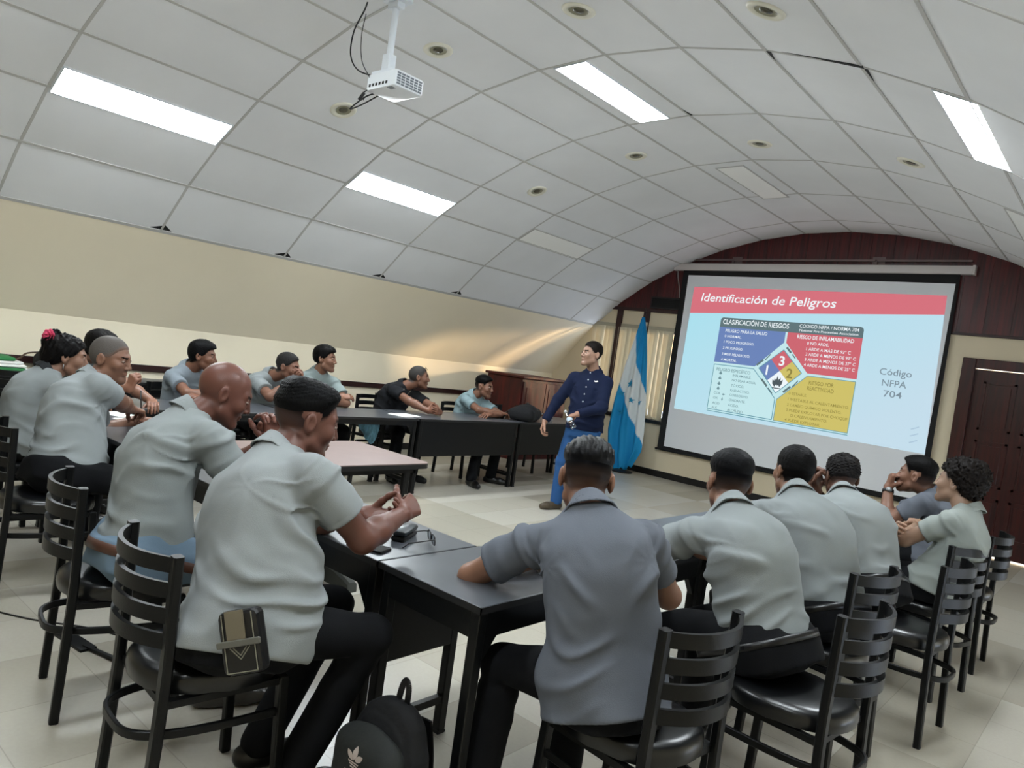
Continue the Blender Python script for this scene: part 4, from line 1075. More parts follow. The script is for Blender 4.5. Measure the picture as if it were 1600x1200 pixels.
def hair_field(style, hz):
    """fields in the head frame: a shell that thins out to nothing at its own edge"""
    def f(q):
        hl = hairline(q); c = cran(q); ax = np.abs(q[:, 0]); z = q[:, 2]; y = q[:, 1]
        if style == 'flat':
            bx = rbox(q, (0, -.018, .058), (.0725, .089, .064), .040)
            lim = np.maximum(hl, np.interp(y, [-.12, -.05, .0, .06, .1], [-.01, .005, .022, .048, .056]))
            d0 = smin(c-.010, bx, .02)
            w = sst((z-lim)/.05)
            d = d0*w+(c+.004)*(1-w)
            d = d+(.0016*wav(q, 600, 0, 4)+.0012*np.sin(q[:, 0]*800+2*y))*w
        elif style in ('fade', 'slick', 'short', 'full', 'buzz', 'spiky'):
            side = {'fade': .020, 'slick': .034, 'short': -.01, 'full': -.05, 'buzz': -.06, 'spiky': -.02}[style]
            th0, th1 = {'fade': (.0025, .024), 'slick': (.004, .022), 'short': (.004, .015), 'full': (.010, .023), 'buzz': (.002, .0045), 'spiky': (.006, .020)}[style]
            th = th0+(th1-th0)*sst((z-.025)/.085)+.007*sst((y-.02)/.07)*(style in ('fade', 'full'))*sst((z-.03)/.05)
            lim = np.maximum(hl, side+np.clip(y, 0, .1)*.25)
            soft_ = {'fade': .040, 'slick': .030, 'short': .03, 'full': .016, 'buzz': .02, 'spiky': .03}[style]
            w = sst((z-lim)/soft_)
            if style == 'slick':
                nz = .0024*np.sin(q[:, 0]*330+22*y+3*wav(q*np.array([1, .35, 1]), 60, 0, 12))*sst((z-.03)*14)+.0012*wav(q*np.array([3, .7, 1]), 240, 0, 3)
            else:
                nz = {'buzz': .0005, 'spiky': .0125, 'full': .004}.get(style, .003)*wav(q, {'spiky': 170, 'full': 200}.get(style, 330), 0, 9)*wav(q, {'spiky': 210, 'full': 260}.get(style, 290), 0, 19)
            d = c-th*w+nz*w+.004*(1-w)
        elif style == 'curly':
            b = ell(q, (0, -.030, .058), (.112, .118, .094))
            b = smin(b, ell(q, (0, -.080, .0), (.090, .050, .072)), .03)
            b = b+.016*wav(q, 105, 0, 21)*wav(q, 90, 0, 25)+.014*wav(q, 190, 1, 22)*wav(q, 160, 0, 23)-.002
            lim = np.maximum(hl-.004, np.interp(y, [-.2, -.05, -.03, 0, .03, .06, .2], [-.085, -.075, -.05, .022, .040, .056, .066]))
            d = smax(b, (lim-z)*.8, .022)
        elif style == 'bun':
            d = c-.013-.012*sst(-y*8)
            d = smin(d, ell(q, (0, -.098, .070), (.052, .045, .048)), .025)
            d = smin(d, ell(q, (0, -.085, -.03), (.058, .04, .05)), .04)
            d = smin(d, rcone(q, (0.0, -.10, .09), (.006, -.085, .128), .028, .018), .02)+.006*wav(q, 210, 0, 37)*sst((z-.10)/.03)
            d = d+.0026*wav(q*np.array([1, 1, .6]), 260, 0, 31)+.003*wav(q, 110, 0, 33)
            w = sst((z-hl+.004)/.02); d = d*w+(c+.004)*(1-w)
        return d
    return f

DRF, DRG = .17, .010
def person(name, x, y, label, pel, c7, head, yaw, pitch=0, roll=0, face=90, pface=None, arms=None, skin='8a5f48', hair='fade', haircol='0b0a0a', stub=None,
           shirt='8f9a97', girth=1.0, belly=0.0, sw=.185, slouch=.045, pants='0c0d10', collar=None, seat=.50, legs=None, hem=-.10, dr=True, sleeve=.62, long=False, tuck=False, res=.0085, hres=.0042, group=None, wr=2.0, fat=0., shoe='0d0d0e', stand=False, seed=1, hs=1.0, roll_sh=0):
    hb = hs; hs = hs*1.05
    root = empty('person', (x, y, 0), 0, label, 'person', group)
    pel = V3(*pel); c7 = V3(*c7); head = V3(*head)
    ch = V3(math.cos(R(face)), math.sin(R(face)), 0); pf = R(pface if pface is not None else face); pfv = V3(math.cos(pf), math.sin(pf), 0)
    L = np.linalg.norm(c7-pel); u = (c7-pel)/L
    f_ch = nrm(ch-np.dot(ch, u)*u); r_ch = np.cross(f_ch, u)
    f_p = nrm(pfv-np.dot(pfv, u)*u); r_p = np.cross(f_p, u)
    hp_r = V3(pfv[1], -pfv[0], 0)
    if roll_sh: r_ch = nrm(r_ch+u*math.tan(R(roll_sh)))
    g = girth
    H = head_frame(head, R(yaw), R(pitch), R(roll))
    # arms: solve elbows
    jn = {}
    UA, FA = .285*hb, .25*hb
    for sd, key in ((1, 'R'), (-1, 'L')):
        A = (arms or {}).get(key, {})
        tgt = V3(*A['wrist']); hint = V3(*A['elbow'])
        sh = c7-.092*u+sd*(sw-.012)*r_ch+.012*f_ch
        sh = sh+A.get('shrug', .0)*u
        # shoulders slide a little toward a reaching hand
        sh = sh+.03*nrm(tgt-sh)
        dv = tgt-sh; D = np.linalg.norm(dv); Dm = min(D, (UA+FA)*.995); dn = dv/D
        wrist = sh+dn*Dm if D > Dm else tgt
        a = (UA**2-FA**2+Dm**2)/(2*Dm); hh = math.sqrt(max(UA**2-a*a, 1e-6))
        w = hint-sh; w = nrm(w-np.dot(w, dn)*dn)
        el = sh+dn*a+w*hh
        jn[key] = (sh, el, wrist, A)
    # ---------------- torso loft
    tt = np.array([-.30, -.18, 0, .18, .38, .58, .76, .88, .97, 1.04])
    wt = np.array([.160, .166, .170, .164, .163, .168, .165, .128, .075, .056])*np.array([g]*7+[1, 1, 1])
    fr = np.array([.115, .125, .130, .125, .122, .118, .100, .078, .060, .052])*g+belly*np.array([.3, .7, 1, 1, .8, .4, .15, 0, 0, 0])
    bk = np.array([.135, .140, .135, .112, .108, .115, .110, .085, .062, .054])*(.5+.5*g)
    of = np.array([.0, 0, 0, .35, .8, 1, .75, .35, .05, 0])*-slouch
    ts = np.linspace(-.3, 1.04, 60)
    def sm(a):
        z = np.interp(ts, tt, a)
        for _ in range(6): z[1:-1] = .25*z[:-2]+.5*z[1:-1]+.25*z[2:]
        return z
    WT, FR, BK, OF = sm(wt), sm(fr), sm(bk), sm(of)
    # ---------------- legs
    hipR = pel+hp_r*.088*g; hipL = pel-hp_r*.088*g
    lg = {}
    for k, hip, sd in (('R', hipR, 1), ('L', hipL, -1)):
        Lg = (legs or {}).get(k, {})
        if stand:
            knee = V3(*Lg['knee']); ank = V3(*Lg['ankle'])
        else:
            spl = Lg.get('splay', 8)*sd
            a = pf-R(spl); kd = V3(math.cos(a), math.sin(a), 0)
            knee = V3(*Lg['knee']) if 'knee' in Lg else hip+kd*.42*hb+V3(0, 0, .0)
            if 'knee' not in Lg: knee[2] = Lg.get('kz', .53)
            ank = V3(*Lg['ankle']) if 'ankle' in Lg else V3(*(knee[:2]+kd[:2]*Lg.get('tuck', -.03)), .085)
        td = Lg.get('toe', None); td = nrm(V3(*td)) if td is not None else nrm(V3(math.cos(pf-R(10*sd)), math.sin(pf-R(10*sd)), 0))
        lg[k] = (hip, knee, ank, td)
    drape = [(lg[k][0]-pfv*.02+V3(0, 0, .01), lg[k][1]) for k in 'RL']
    def torso(P, grow=0.0):
        p = P-pel; t = p@u/L
        tw = np.clip(t, 0, 1)[:, None]
        rr = r_p*(1-tw)+r_ch*tw; ff = f_p*(1-tw)+f_ch*tw
        rr /= np.linalg.norm(rr, axis=1)[:, None]; ff /= np.linalg.norm(ff, axis=1)[:, None]
        px = (p*rr).sum(1); py = (p*ff).sum(1)-np.interp(t, ts, OF)
        w = np.interp(t, ts, WT)+grow; d = np.where(py > 0, np.interp(t, ts, FR), np.interp(t, ts, BK))+grow
        k0 = (np.abs(px/w)**2.5+np.abs(py/d)**2.5)**(1/2.5)
        rad = np.sqrt(px**2+py**2)
        D = np.where(k0 > .05, rad*(1-1/np.maximum(k0, .05)), -np.minimum(w, d))
        return D, t, px, py
    armsd = {k: (rcone, v) for k, v in jn.items()}
    def shoulders(P, D, grow=0):
        for k in ('R', 'L'):
            sh, el, wr_, A = jn[k]
            D = smin(D, rcone(P, c7-.080*u, sh, .050*g+grow, .046*g**.6+grow), .05)
        return D
    sl = 1.0 if long else sleeve
    dwn = V3(0, 0, -1)
    def shirt_f(P):
        D, t, px, py = torso(P, .012)
        D = shoulders(P, D, .008)
        # folds: bunching across the waist, pulls from the armpits, long soft drapes
        if wr:
            zc = t*L
            n1 = wav(P, 9, 0, seed); n2 = wav(P, 17, 1.3, seed+1)
            rg = lambda x, k: (.5+.5*np.sin(x))**k
            m_w = np.exp(-((t-.06)/.20)**2)*(sst((t-.02)/.10) if tuck else 1)
            ph = 62*zc+ (14+6*n1)*np.abs(px)+9*px+3.0*n1+1.8*n2
            D = D-wr*.0125*m_w*(rg(ph, 2.5)-.35)*sst(.55+.7*n2)
            m_u = np.exp(-((t-.52)/.24)**2)*sst((np.abs(px)-.02)/.10)
            ph2 = 52*(zc*.80-np.abs(px)*.62)+2.6*n1+1.5*n2+np.sign(px)*1.1
            D = D-wr*.0085*m_u*(rg(ph2, 3)-.3)*sst(.5+.8*n1)
            D = D-wr*.0045*n1*np.exp(-((t-.4)/.35)**2)
            D = D-wr*.004*(rg(26*px+2*n2+1.5*np.sin(6*zc+seed), 2)-.4)*np.exp(-((t-.78)/.12)**2)
            for k, sd in (('R', 1), ('L', -1)):
                sh = jn[k][0]; v_ = P-(sh-.085*u-sd*.02*r_ch); dd_ = np.sqrt((v_**2).sum(1)); th_ = np.arctan2(v_@u, -(v_@r_ch)*sd)
                D = D-wr*.0065*(rg(th_*8+2.2*n2+seed, 3)-.3)*np.exp(-(dd_/.13)**2)*sst(dd_/.05)*(np.abs(th_) < 2.6)
        if not tuck:
            flare = np.clip(-t-.02, 0, 1)
            D = D-.05*flare
            if not stand and dr:
                for hp_, kn_ in drape: D = smin(D, rcone(P, hp_, hp_+(kn_-hp_)*DRF, .092*g**.6+DRG, .086*g**.6+DRG), .04)
            D = D+wr*.004*np.sin(38*px+2*wav(P, 12, 0, seed+2))*np.exp(-((t-hem)/.10)**2)
        D = smax(D, (hem-t)*L, .006)
        D = smax(D, (t-1.02)*L*.9, .01)
        for k in ('R', 'L'):
            sh, el, wr_, A = jn[k]
            ax = nrm(el-sh)
            if long:
                s = rcone(P, sh, el, .060*g**.5+.006, .058)
                s = smin(s, rcone(P, el, wr_, .056, .044), .03)
                s = s+.004*np.sin(75*((P-el)@ax)+2*wav(P, 20, 0, seed))*np.exp(-(((P-el)**2).sum(1))/.016)
                dn = nrm(wr_-el); s = smax(s, ((P-wr_)@dn)+.005, .003)
            else:
                en = sh+(el-sh)*sl
                s = rcone(P, sh+ax*.02, en+ax*.06, .054*g**.6+.010, .058*g**.5+.012)
                ss_ = (P-sh)@ax; s = s-wr*(.004*nz_(P, seed)+.006*(.5+.5*np.sin(70*ss_+2.5*wav(P, 14, 0, seed+9)))**3*np.exp(-((ss_-.05)/.06)**2))
                s = smax(s, (P-en)@ax, .004)
                D = smin(D, s, .03)
                D = D+.0045*np.exp(-(((P-sh)@nrm(ax+.5*(sh-c7)/np.linalg.norm(sh-c7))+.004)/.0065)**2)*np.exp(-((np.sqrt(((P-sh)**2).sum(1))/.10)**4))*(wr > 0)
                D = D+.002*np.exp(-(((P-en)@ax+.022)/.004)**2)*(np.sqrt(((P-en)**2).sum(1)) < .11)
                hole = rcone(P, sh+(el-sh)*(sl-.13), el+ax*.05, .030, .0575*g**.5+.0095)
                D = smax(D, -hole, .003)
                continue
            D = smin(D, s, .035)
        # neck opening
        D = smax(D, -rcone(P, c7+.018*u+.018*f_ch, head-.02*H[2], .058, .075), .006)
        return D
    def nz_(P, s): return wav(P, 26, 0, s+5)
    pts = [pel, c7, jn['R'][0], jn['L'][0]]
    for k in ('R', 'L'):
        sh, el, wr_, A = jn[k]; pts += [el] if not long else [el, wr_]
    lo, hi = bbox(pts, .10); lo[2] = min(lo[2], pel[2]-.17); lo[:2] = np.minimum(lo[:2], pel[:2]-.25*g); hi[:2] = np.maximum(hi[:2], pel[:2]+.25*g)
    v, q = mesh_field(shirt_f, lo, hi, res)
    sm_ = cloth(shirt, shirt)
    so = np_obj('shirt' if long else 'polo_shirt', [(relax(v, q, 1, .3), q)], sm_, root)
    # collar
    nka = c7-.02*u+.015*f_ch; nd = nrm(head+H[1]*(-.012*hs)+H[2]*(-.045*hs)-nka); na = nrm(.55*u+.45*nd); nb = nka-.008*nd-.004*f_ch; nf = nrm(f_ch-np.dot(f_ch, na)*na); nr_ = np.cross(nf, na)
    def collar_f(P):
        p = P-nb; hgt = p@na; px = p@nr_; py = p@nf
        hh = hgt+.030*np.clip(py/.07, -1, 1)-.012*np.clip(-py/.07, 0, 1)
        rad = np.sqrt(px**2+(py*.95)**2)
        top = .025
        R1 = .0605*(.75+.25*g)+.10*np.clip(top-hh, 0, 1)
        band = smax(np.abs(rad-R1)-.0035, np.abs(hh-.010)-.020, .003)
        R2 = R1+.002+.48*np.clip(top+.001-hh, 0, .06)
        flap = smax(np.abs(rad-R2)-.0035, np.abs(hh+.003)-.030, .003)
        d = smin(band, flap, .008)
        gap_ = (.012+np.clip(-hh+.03, 0, .1)*.7)-np.abs(px)
        d = np.where(py > 0, smax(d, gap_, .003), d)
        return d
    lo2, hi2 = nb-.125, nb+.125
    v, q = mesh_field(collar_f, lo2, hi2, max(.0045, res*.55), .01)
    np_obj('collar', [(v, q)], cloth(collar or shirt, collar or shirt), so)
    # ---------------- body (skin): neck, head, arms, hands, trunk core
    sk = np.array(hexc(skin)); sk = (sk*.88+sk.mean()*.12)*.72; st = np.array(hexc(stub)) if stub else np.array(hexc(haircol))*.7+sk*.3*.5
    HF = head_field(fat)
    toH = lambda P: (P-head)@H.T/hs
    neck_a = c7-.02*u+.015*f_ch; neck_b = head+H[1]*(-.012*hs)+H[2]*(-.045*hs)
    def body_f(P):
        D, t, px, py = torso(P, -.012)
        D = smax(D, (.0-t)*L, .02); D = smax(D, (t-.98)*L, .01); D = shoulders(P, D, -.012)
        for k in ('R', 'L'):
            sh, el, wr_, A = jn[k]
            a = smin(rcone(P, sh, el, .050*g**.5, .042*g**.4), rcone(P, el, el+(wr_-el)*.35, .043*g**.4, .044*g**.4), .02)
            a = smin(a, rcone(P, el+(wr_-el)*.35, wr_, .044*g**.4, .0285), .02)
            D = smin(D, a, .03)
        D = smin(D, rcone(P, neck_a, neck_b, .060*(.6+.4*g), .055+fat*.5), .03)
        D = smin(D, HF(toH(P))*hs, .012)
        return D
    pts = [pel, c7, head+.15, head-.15]+[j for k in 'RL' for j in jn[k][:3]]
    lo, hi = bbox(pts, .075)
    v, q = mesh_field(body_f, lo, hi, res)
    # drop the coarse head, it is meshed finer below
    hz = (v-head)@H.T
    keepv = ~((hz[:, 2] > -.112*hs) & (np.abs(hz[:, 0]) < .13) & (np.abs(hz[:, 1]) < .16))
    wk = [jn[k][2]-.02*nrm(jn[k][2]-jn[k][1]) for k in 'RL']; wd = [nrm(jn[k][2]-jn[k][1]) for k in 'RL']
    q = q[keepv[q].all(1)]
    used = np.zeros(len(v), bool); used[q.ravel()] = True; mp = np.cumsum(used)-1
    v = v[used]; q = mp[q]
    parts = [(v, q)]; cols = [np.tile(sk, (len(v), 1))]
    def headm_f(P):
        D = smin(rcone(P, neck_a, neck_b, .060*(.6+.4*g), .055+fat*.5), HF(toH(P))*hs, .012)
        D = smax(D, -((P-head)@H[2])-.135*hs, .004)
        return D
    hv, hq = mesh_field(headm_f, head-.155*hs, head+.155*hs, hres, .012)
    hq_ = toH(hv)
    c = np.tile(sk, (len(hv), 1))
    hl = hairline(hq_); crn = np.abs(cran(hq_))
    ear = (np.abs(hq_[:, 0]) > .071) & (np.abs(hq_[:, 1]+.012) < .03) & (hq_[:, 2] < .036)
    hl = hl+.003*wav(hq_, 120, 0, 3)
    amt = np.clip((hq_[:, 2]-hl)/(.034 if hair == 'buzz' else .022), 0, 1)*np.clip((.03-crn)/.01, 0, 1)*(~ear)
    if hair == 'bald': amt = amt*.0
    if hair in ('fade', 'slick', 'flat', 'spiky'): amt = amt*np.clip(.30+(hq_[:, 2]+.06)/.085, .25, 1)
    dk = np.clip((hq_[:, 2]-(.0 if hair != 'slick' else .012))/.028, 0, 1)[:, None]
    c = c*(1-amt[:, None])+(st*(1-dk)+np.array(hexc(haircol))*dk)*amt[:, None]
    lip = np.clip(1-np.abs(hq_[:, 2]+.062)/.011, 0, 1)*np.clip(1-np.abs(hq_[:, 0])/.024, 0, 1)*(hq_[:, 1] > .082)
    c = c*(1-.45*lip[:, None])+np.array(hexc('8a4a42'))*.45*lip[:, None]
    brow = (np.abs(np.abs(hq_[:, 0])-.031) < .0185) & (np.abs(hq_[:, 2]-.0265-.12*(np.abs(hq_[:, 0])-.03)) < .0048) & (hq_[:, 1] > .05)
    c[brow] = np.array(hexc('17100d'))
    beardm = np.clip((-hq_[:, 2]-.052)/.02, 0, 1)*np.clip((hq_[:, 1]-.0)/.03, 0, 1)*.18
    c = c*(1-beardm[:, None])+np.array(hexc('3a2a22'))*beardm[:, None]
    em = np.stack([np.abs(hq_[:, 0])-.032, hq_[:, 1]-.079, hq_[:, 2]-.008], 1)
    eye = (np.abs(em[:, 2]) < .0042-.18*np.abs(em[:, 0])) & (np.abs(em[:, 0]) < .0135) & (hq_[:, 1] > .07)
    c[eye] = np.array(hexc('a89f96')); iris = eye & (np.abs(em[:, 0]+.001) < .0055); c[iris] = np.array(hexc('120b08'))
    lid = (np.abs(np.abs(hq_[:, 2]-.008)-.0062) < .0016) & (np.abs(em[:, 0]) < .014) & (hq_[:, 1] > .068); c[lid] = c[lid]*.45
    parts.append((hv, hq)); cols.append(c)
    for k, sd in (('R', 1), ('L', -1)):
        sh, el, wr_, A = jn[k]
        if A.get('hide'): continue
        fd = nrm(wr_-el)
        d = V3(*A['hand']) if 'hand' in A else fd
        n = V3(*A['palm']) if 'palm' in A else V3(0, 0, -1)
        hf, tips, _ = hand_field(wr_, d, n, sd, A.get('curl', .35), A.get('spread', .15), A.get('thumb', .4), 1.02*hb, A.get('curls'))
        def hand_f(P):
            D = hf(P); D = smin(D, rcone(P, el+(wr_-el)*.35, wr_, .044*g**.4, .0285), .02)
            return smax(D, -(P-wr_)@fd-.03, .004)
        lo, hi = bbox(tips+[wr_-fd*.04], .03)
        a, b = mesh_field(hand_f, lo, hi, A.get('res', .0036), .008)
        cc = np.tile(sk*np.array([1.02, .95, .92]), (len(a), 1))
        parts.append((a, b)); cols.append(cc)
    np_obj('body', parts, M_skin, root, cols)
    # hair
    if hair != 'bald':
        hfn = hair_field(hair, 0)
        a, b = mesh_field(lambda P: hfn((P-head)@H.T/hs)*hs, head-.19*hs, head+.19*hs, max(.0042, hres), .012)
        if len(b):
            hc = np.array(hexc(haircol)); cc = np.tile(hc, (len(a), 1))
            if hair in ('fade', 'buzz', 'short', 'spiky', 'slick'):
                qa = toH(a); e_ = np.clip((qa[:, 2]-hairline(qa)-.002)/(.038 if hair == 'buzz' else .018), 0, 1)[:, None]; cc = sk*(1-e_)*.8+cc*(1-.8*(1-e_))
            np_obj('hair', [(a, b)], M_hairgloss if hair == 'slick' else M_hair, root, [cc])
    def pants_f(P):
        if stand:
            D = ell(P, pel+V3(0, 0, .02), (.165*g, .165*g, .13))
            D = smin(D, rcone(P, pel+V3(0, 0, .02)-hp_r*.06, pel+V3(0, 0, .02)+hp_r*.06, .115*g, .115*g), .04)
        else:
            D = rcone(P, pel-hp_r*.075*g-pfv*.02, pel+hp_r*.075*g-pfv*.02, .122*g**.6, .122*g**.6)
            D = smin(D, rcone(P, pel+u*.10-hp_r*.05, pel+u*.10+hp_r*.05, .105*g, .105*g), .05)
        TD, t_, _, _ = torso(P, .021 if tuck else -.006); D = smin(D, smax(TD, np.abs(t_+.10)*L-(.05 if tuck else .09), .006), .03)
        for k in 'RL':
            hip, kn, an, td = lg[k]
            D = smin(D, rcone(P, hip, kn, .092*g**.6, .068), .04)
        D = D+.002*wav(P, 30, 0, seed)
        if not stand: D = smax(D, seat-P[:, 2], .015)
        for k in 'RL':
            hip, kn, an, td = lg[k]
            a = rcone(P, kn, an, .068, .062)
            a = a+.004*np.sin(60*((P-kn)@nrm(an-kn))+2*wav(P, 18, 0, seed+3))*np.exp(-(((P-kn)**2).sum(1))/.03)+.002*wav(P, 30, 0, seed)
            a = smax(a, -(P[:, 2]-an[2]+.035), .005)
            D = smin(D, a, .03)
        D = smax(D, ((P-pel)@u)-.17, .01)
        if not tuck:
            S, ts_, _, _ = torso(P, .012); S = S-.05*np.clip(-ts_-.02, 0, 1)
            if not stand and dr:
                for hp_, kn_ in drape: S = smin(S, rcone(P, hp_, hp_+(kn_-hp_)*DRF, .092*g**.6+DRG, .086*g**.6+DRG), .04)
            D = np.where((ts_ > hem+.03) & (stand | (((P-pel)@f_p) < .05)), smax(D, S+.016, .004), D)
        return D
    pts = [pel]+[j for k in 'RL' for j in lg[k][:3]]
    lo, hi = bbox(pts, .15); lo[2] = max(.0, lo[2])
    v, q = mesh_field(pants_f, lo, hi, res*1.15)
    pt = np_obj('trousers', [(relax(v, q, 1, .3), q)], cloth(pants, pants), root)
    for k in 'RL':
        hip, kn, an, td = lg[k]
        heel = V3(an[0], an[1], .04)-td*.045; ball = V3(an[0], an[1], .035)+td*.12; toe = V3(an[0], an[1], .032)+td*.18
        def shoe_f(P):
            D = smin(rcone(P, heel, ball, .040, .042), rcone(P, ball, toe, .042, .032), .02)
            D = smin(D, rcone(P, V3(an[0], an[1], .05), V3(an[0], an[1], .12), .042, .045), .03)
            return smax(D, .004-P[:, 2], .006)
        lo, hi = bbox([heel, toe, V3(an[0], an[1], .16)], .06); lo[2] = -.01
        v, q = mesh_field(shoe_f, lo, hi, .009)
        np_obj('shoe', [(v, q)], mat('leather_'+shoe, shoe, .3), root)
    return dict(root=root, shirt=so, H=H, head=head, u=u, f=f_ch, r=r_ch, c7=c7, pel=pel, L=L, jn=jn, torso=torso, pants=pt, lg=lg, pf=pants_f)
def arm(wrist, elbow, hand=None, palm=None, **k):
    d = dict(wrist=wrist, elbow=elbow, **k)
    if hand is not None: d['hand'] = hand
    if palm is not None: d['palm'] = palm
    return d
GREY = '8c9896'; GREYD = '6c727a'; GREYL = '98a3a0'
P = {}
# right row, from the camera outwards
P[12] = person('p', -1.13, 1.95, 'man in dark grey polo shirt with slicked-back hair, his back to us', (-1.13, 1.93, .60), (-1.31, 1.99, 1.075), (-1.395, 2.075, 1.148), yaw=128, pitch=-14, face=132, pface=150,
    arms=dict(L=arm((-1.60, 2.10, .80), (-1.62, 1.86, .79), (-.1, 1, -.1), (.2, 0, -1), curl=.45), R=arm((-1.40, 2.33, .80), (-1.02, 2.40, .66), (-1, .1, 0), (0, 0, -1), curl=.4)),
    skin='9a6c52', hair='slick', haircol='08080a', stub='2a211d', shirt='5c6068', girth=1.0, sw=.19, slouch=.05, res=.0062, hres=.0036, legs=dict(R=dict(splay=4), L=dict(knee=(-1.47, 1.87, .52), ankle=(-1.46, 1.80, .085))), seed=2, wr=2.4, hem=-.20)
P[13] = person('p', -.99, 2.80, 'man in grey polo shirt and black belt, second from the camera in the right row', (-.97, 2.79, .60), (-1.21, 2.83, 1.05), (-1.275, 2.945, 1.125), yaw=135, pitch=-8, face=158, pface=165,
    arms=dict(L=arm((-1.60, 2.98, .80), (-1.45, 2.70, .80), (-.3, 1, 0), (0, 0, -1), curl=.35), R=arm((-1.56, 3.02, .81), (-1.35, 3.1, .79), (-.5, -.8, 0), (0, 0, -1), curl=.35)),
    skin='966a52', hair='fade', haircol='0b0b0d', stub='2e2622', shirt='818687', girth=1.02, tuck=True, slouch=.05, res=.0065, hres=.004, seed=3, wr=2.4, hem=-.06)
P[14] = person('p', -.99, 3.45, 'broad-necked man in grey polo shirt, third from the camera in the right row', (-.97, 3.45, .60), (-1.215, 3.55, 1.07), (-1.27, 3.665, 1.15), yaw=138, pitch=-4, face=152, pface=165,
    arms=dict(L=arm((-1.62, 3.62, .80), (-1.48, 3.36, .79), (-.3, 1, 0), (0, 0, -1)), R=arm((-1.58, 3.72, .80), (-1.38, 3.85, .79), (-.5, -.8, 0), (0, 0, -1))),
    skin='94684f', hair='short', haircol='0b0a0a', stub='12100f', shirt='7f8485', girth=1.06, tuck=True, slouch=.06, fat=.004, seed=4, hem=-.06)
P[15] = person('p', -1.0, 4.18, 'man with thinning spiky hair in grey polo shirt, fourth in the right row', (-.98, 4.20, .60), (-1.235, 4.34, 1.02), (-1.29, 4.50, 1.09), yaw=128, pitch=-14, face=150, pface=165,
    arms=dict(L=arm((-1.44, 4.42, 1.0), (-1.50, 4.22, .79), (0, .25, 1), (1, .2, 0), curl=.6), R=arm((-1.44, 4.56, .98), (-1.45, 4.72, .79), (0, -.2, 1), (1, -.2, 0), curl=.6)),
    skin='7c5644', hair='spiky', haircol='1c1a1a', stub='2b2422', shirt='84898a', girth=1.05, tuck=True, slouch=.07, fat=.003, seed=5, hem=-.06)
P[17] = person('p', -.80, 4.80, 'man with bushy curly hair and crossed arms in light grey polo shirt', (-.80, 4.76, .60), (-.70, 4.86, 1.035), (-.775, 4.885, 1.155), yaw=168, pitch=4, face=188, pface=185,
    arms=dict(L=arm((-.98, 4.93, .86), (-.93, 4.62, .80), (.0, 1, .2), (0, 0, -1), curl=.4), R=arm((-1.0, 4.72, .84), (-.93, 5.05, .80), (0, -1, .25), (1, 0, -.3), curl=.3)),
    skin='b08a70', hair='curly', haircol='15110f', stub='5a4638', shirt='8b918d', girth=.9, slouch=.06, seed=6, hem=-.14)
P[16] = person('p', -.98, 5.53, 'man in dark grey polo shirt with wristwatch, fist at his mouth, right row', (-.95, 5.56, .60), (-1.02, 5.60, 1.03), (-1.125, 5.545, 1.10), yaw=178, pitch=4, face=190, pface=180,
    arms=dict(L=arm((-1.27, 5.50, .99), (-1.32, 5.42, .79), (.15, .0, 1), (.8, .5, 0), curl=.95, thumb=.8), R=arm((-1.45, 5.66, .80), (-1.3, 5.82, .79), (-.6, -.8, 0), (0, 0, -1))),
    skin='8d614a', hair='fade', haircol='0c0b0b', stub='2e2420', shirt='5b5f67', girth=.98, slouch=.05, seed=7, hem=-.14)
# near row on the left
P[11] = person('p', -2.05, 1.22, 'big man with flat-top haircut and belt pouch in grey polo shirt, front left', (-2.01, 1.22, .615), (-2.155, 1.385, 1.105), (-2.17, 1.485, 1.205), yaw=72, pitch=-14, face=82, pface=62,
    arms=dict(R=arm((-1.975, 1.80, .90), (-1.865, 1.60, .80), (-.30, .85, .25), (-.75, -.1, -.55), curl=.55, curls=[.5, .6, .65, .7], thumb=.15, res=.003), L=arm((-2.13, 1.76, .865), (-2.35, 1.62, .80), (.95, .35, .05), (.1, -.6, .75), curl=.45, thumb=.4, res=.003)),
    skin='75493a', hair='flat', haircol='0b0b0c', stub='3a2c28', shirt='868a8b', girth=1.18, belly=.10, sw=.205, slouch=.045, res=.0062, hres=.0036, legs=dict(R=dict(knee=(-1.83, 1.60, .545), ankle=(-1.93, 1.43, .085), toe=(.3, 1, 0)), L=dict(knee=(-2.12, 1.66, .54), ankle=(-2.15, 1.45, .085))), fat=.004, seed=8, wr=2.5, hem=-.20, hs=1.03)
P[10] = person('p', -2.83, 1.27, 'bald man in grey polo shirt and blue jeans, hands clasped at his mouth', (-2.80, 1.255, .61), (-2.86, 1.42, 1.12), (-2.83, 1.535, 1.205), yaw=66, pitch=-22, face=80, pface=78,
    arms=dict(R=arm((-2.715, 1.70, 1.01), (-2.61, 1.74, .785), (-.15, .05, 1), (-1, -.2, 0), curl=.55, thumb=.5), L=arm((-2.79, 1.72, 1.01), (-3.0, 1.80, .785), (.15, .0, 1), (1, -.2, 0), curl=.55, thumb=.5)),
    skin='754637', hair='bald', stub=None, shirt='828787', girth=1.10, belly=.03, sw=.195, slouch=.06, pants='66798a', res=.0066, hres=.0038, seed=9, wr=2.5, hem=-.05, tuck=True, shoe='3a3733', fat=.004, legs=dict(R=dict(tuck=-.12), L=dict(tuck=-.15)))
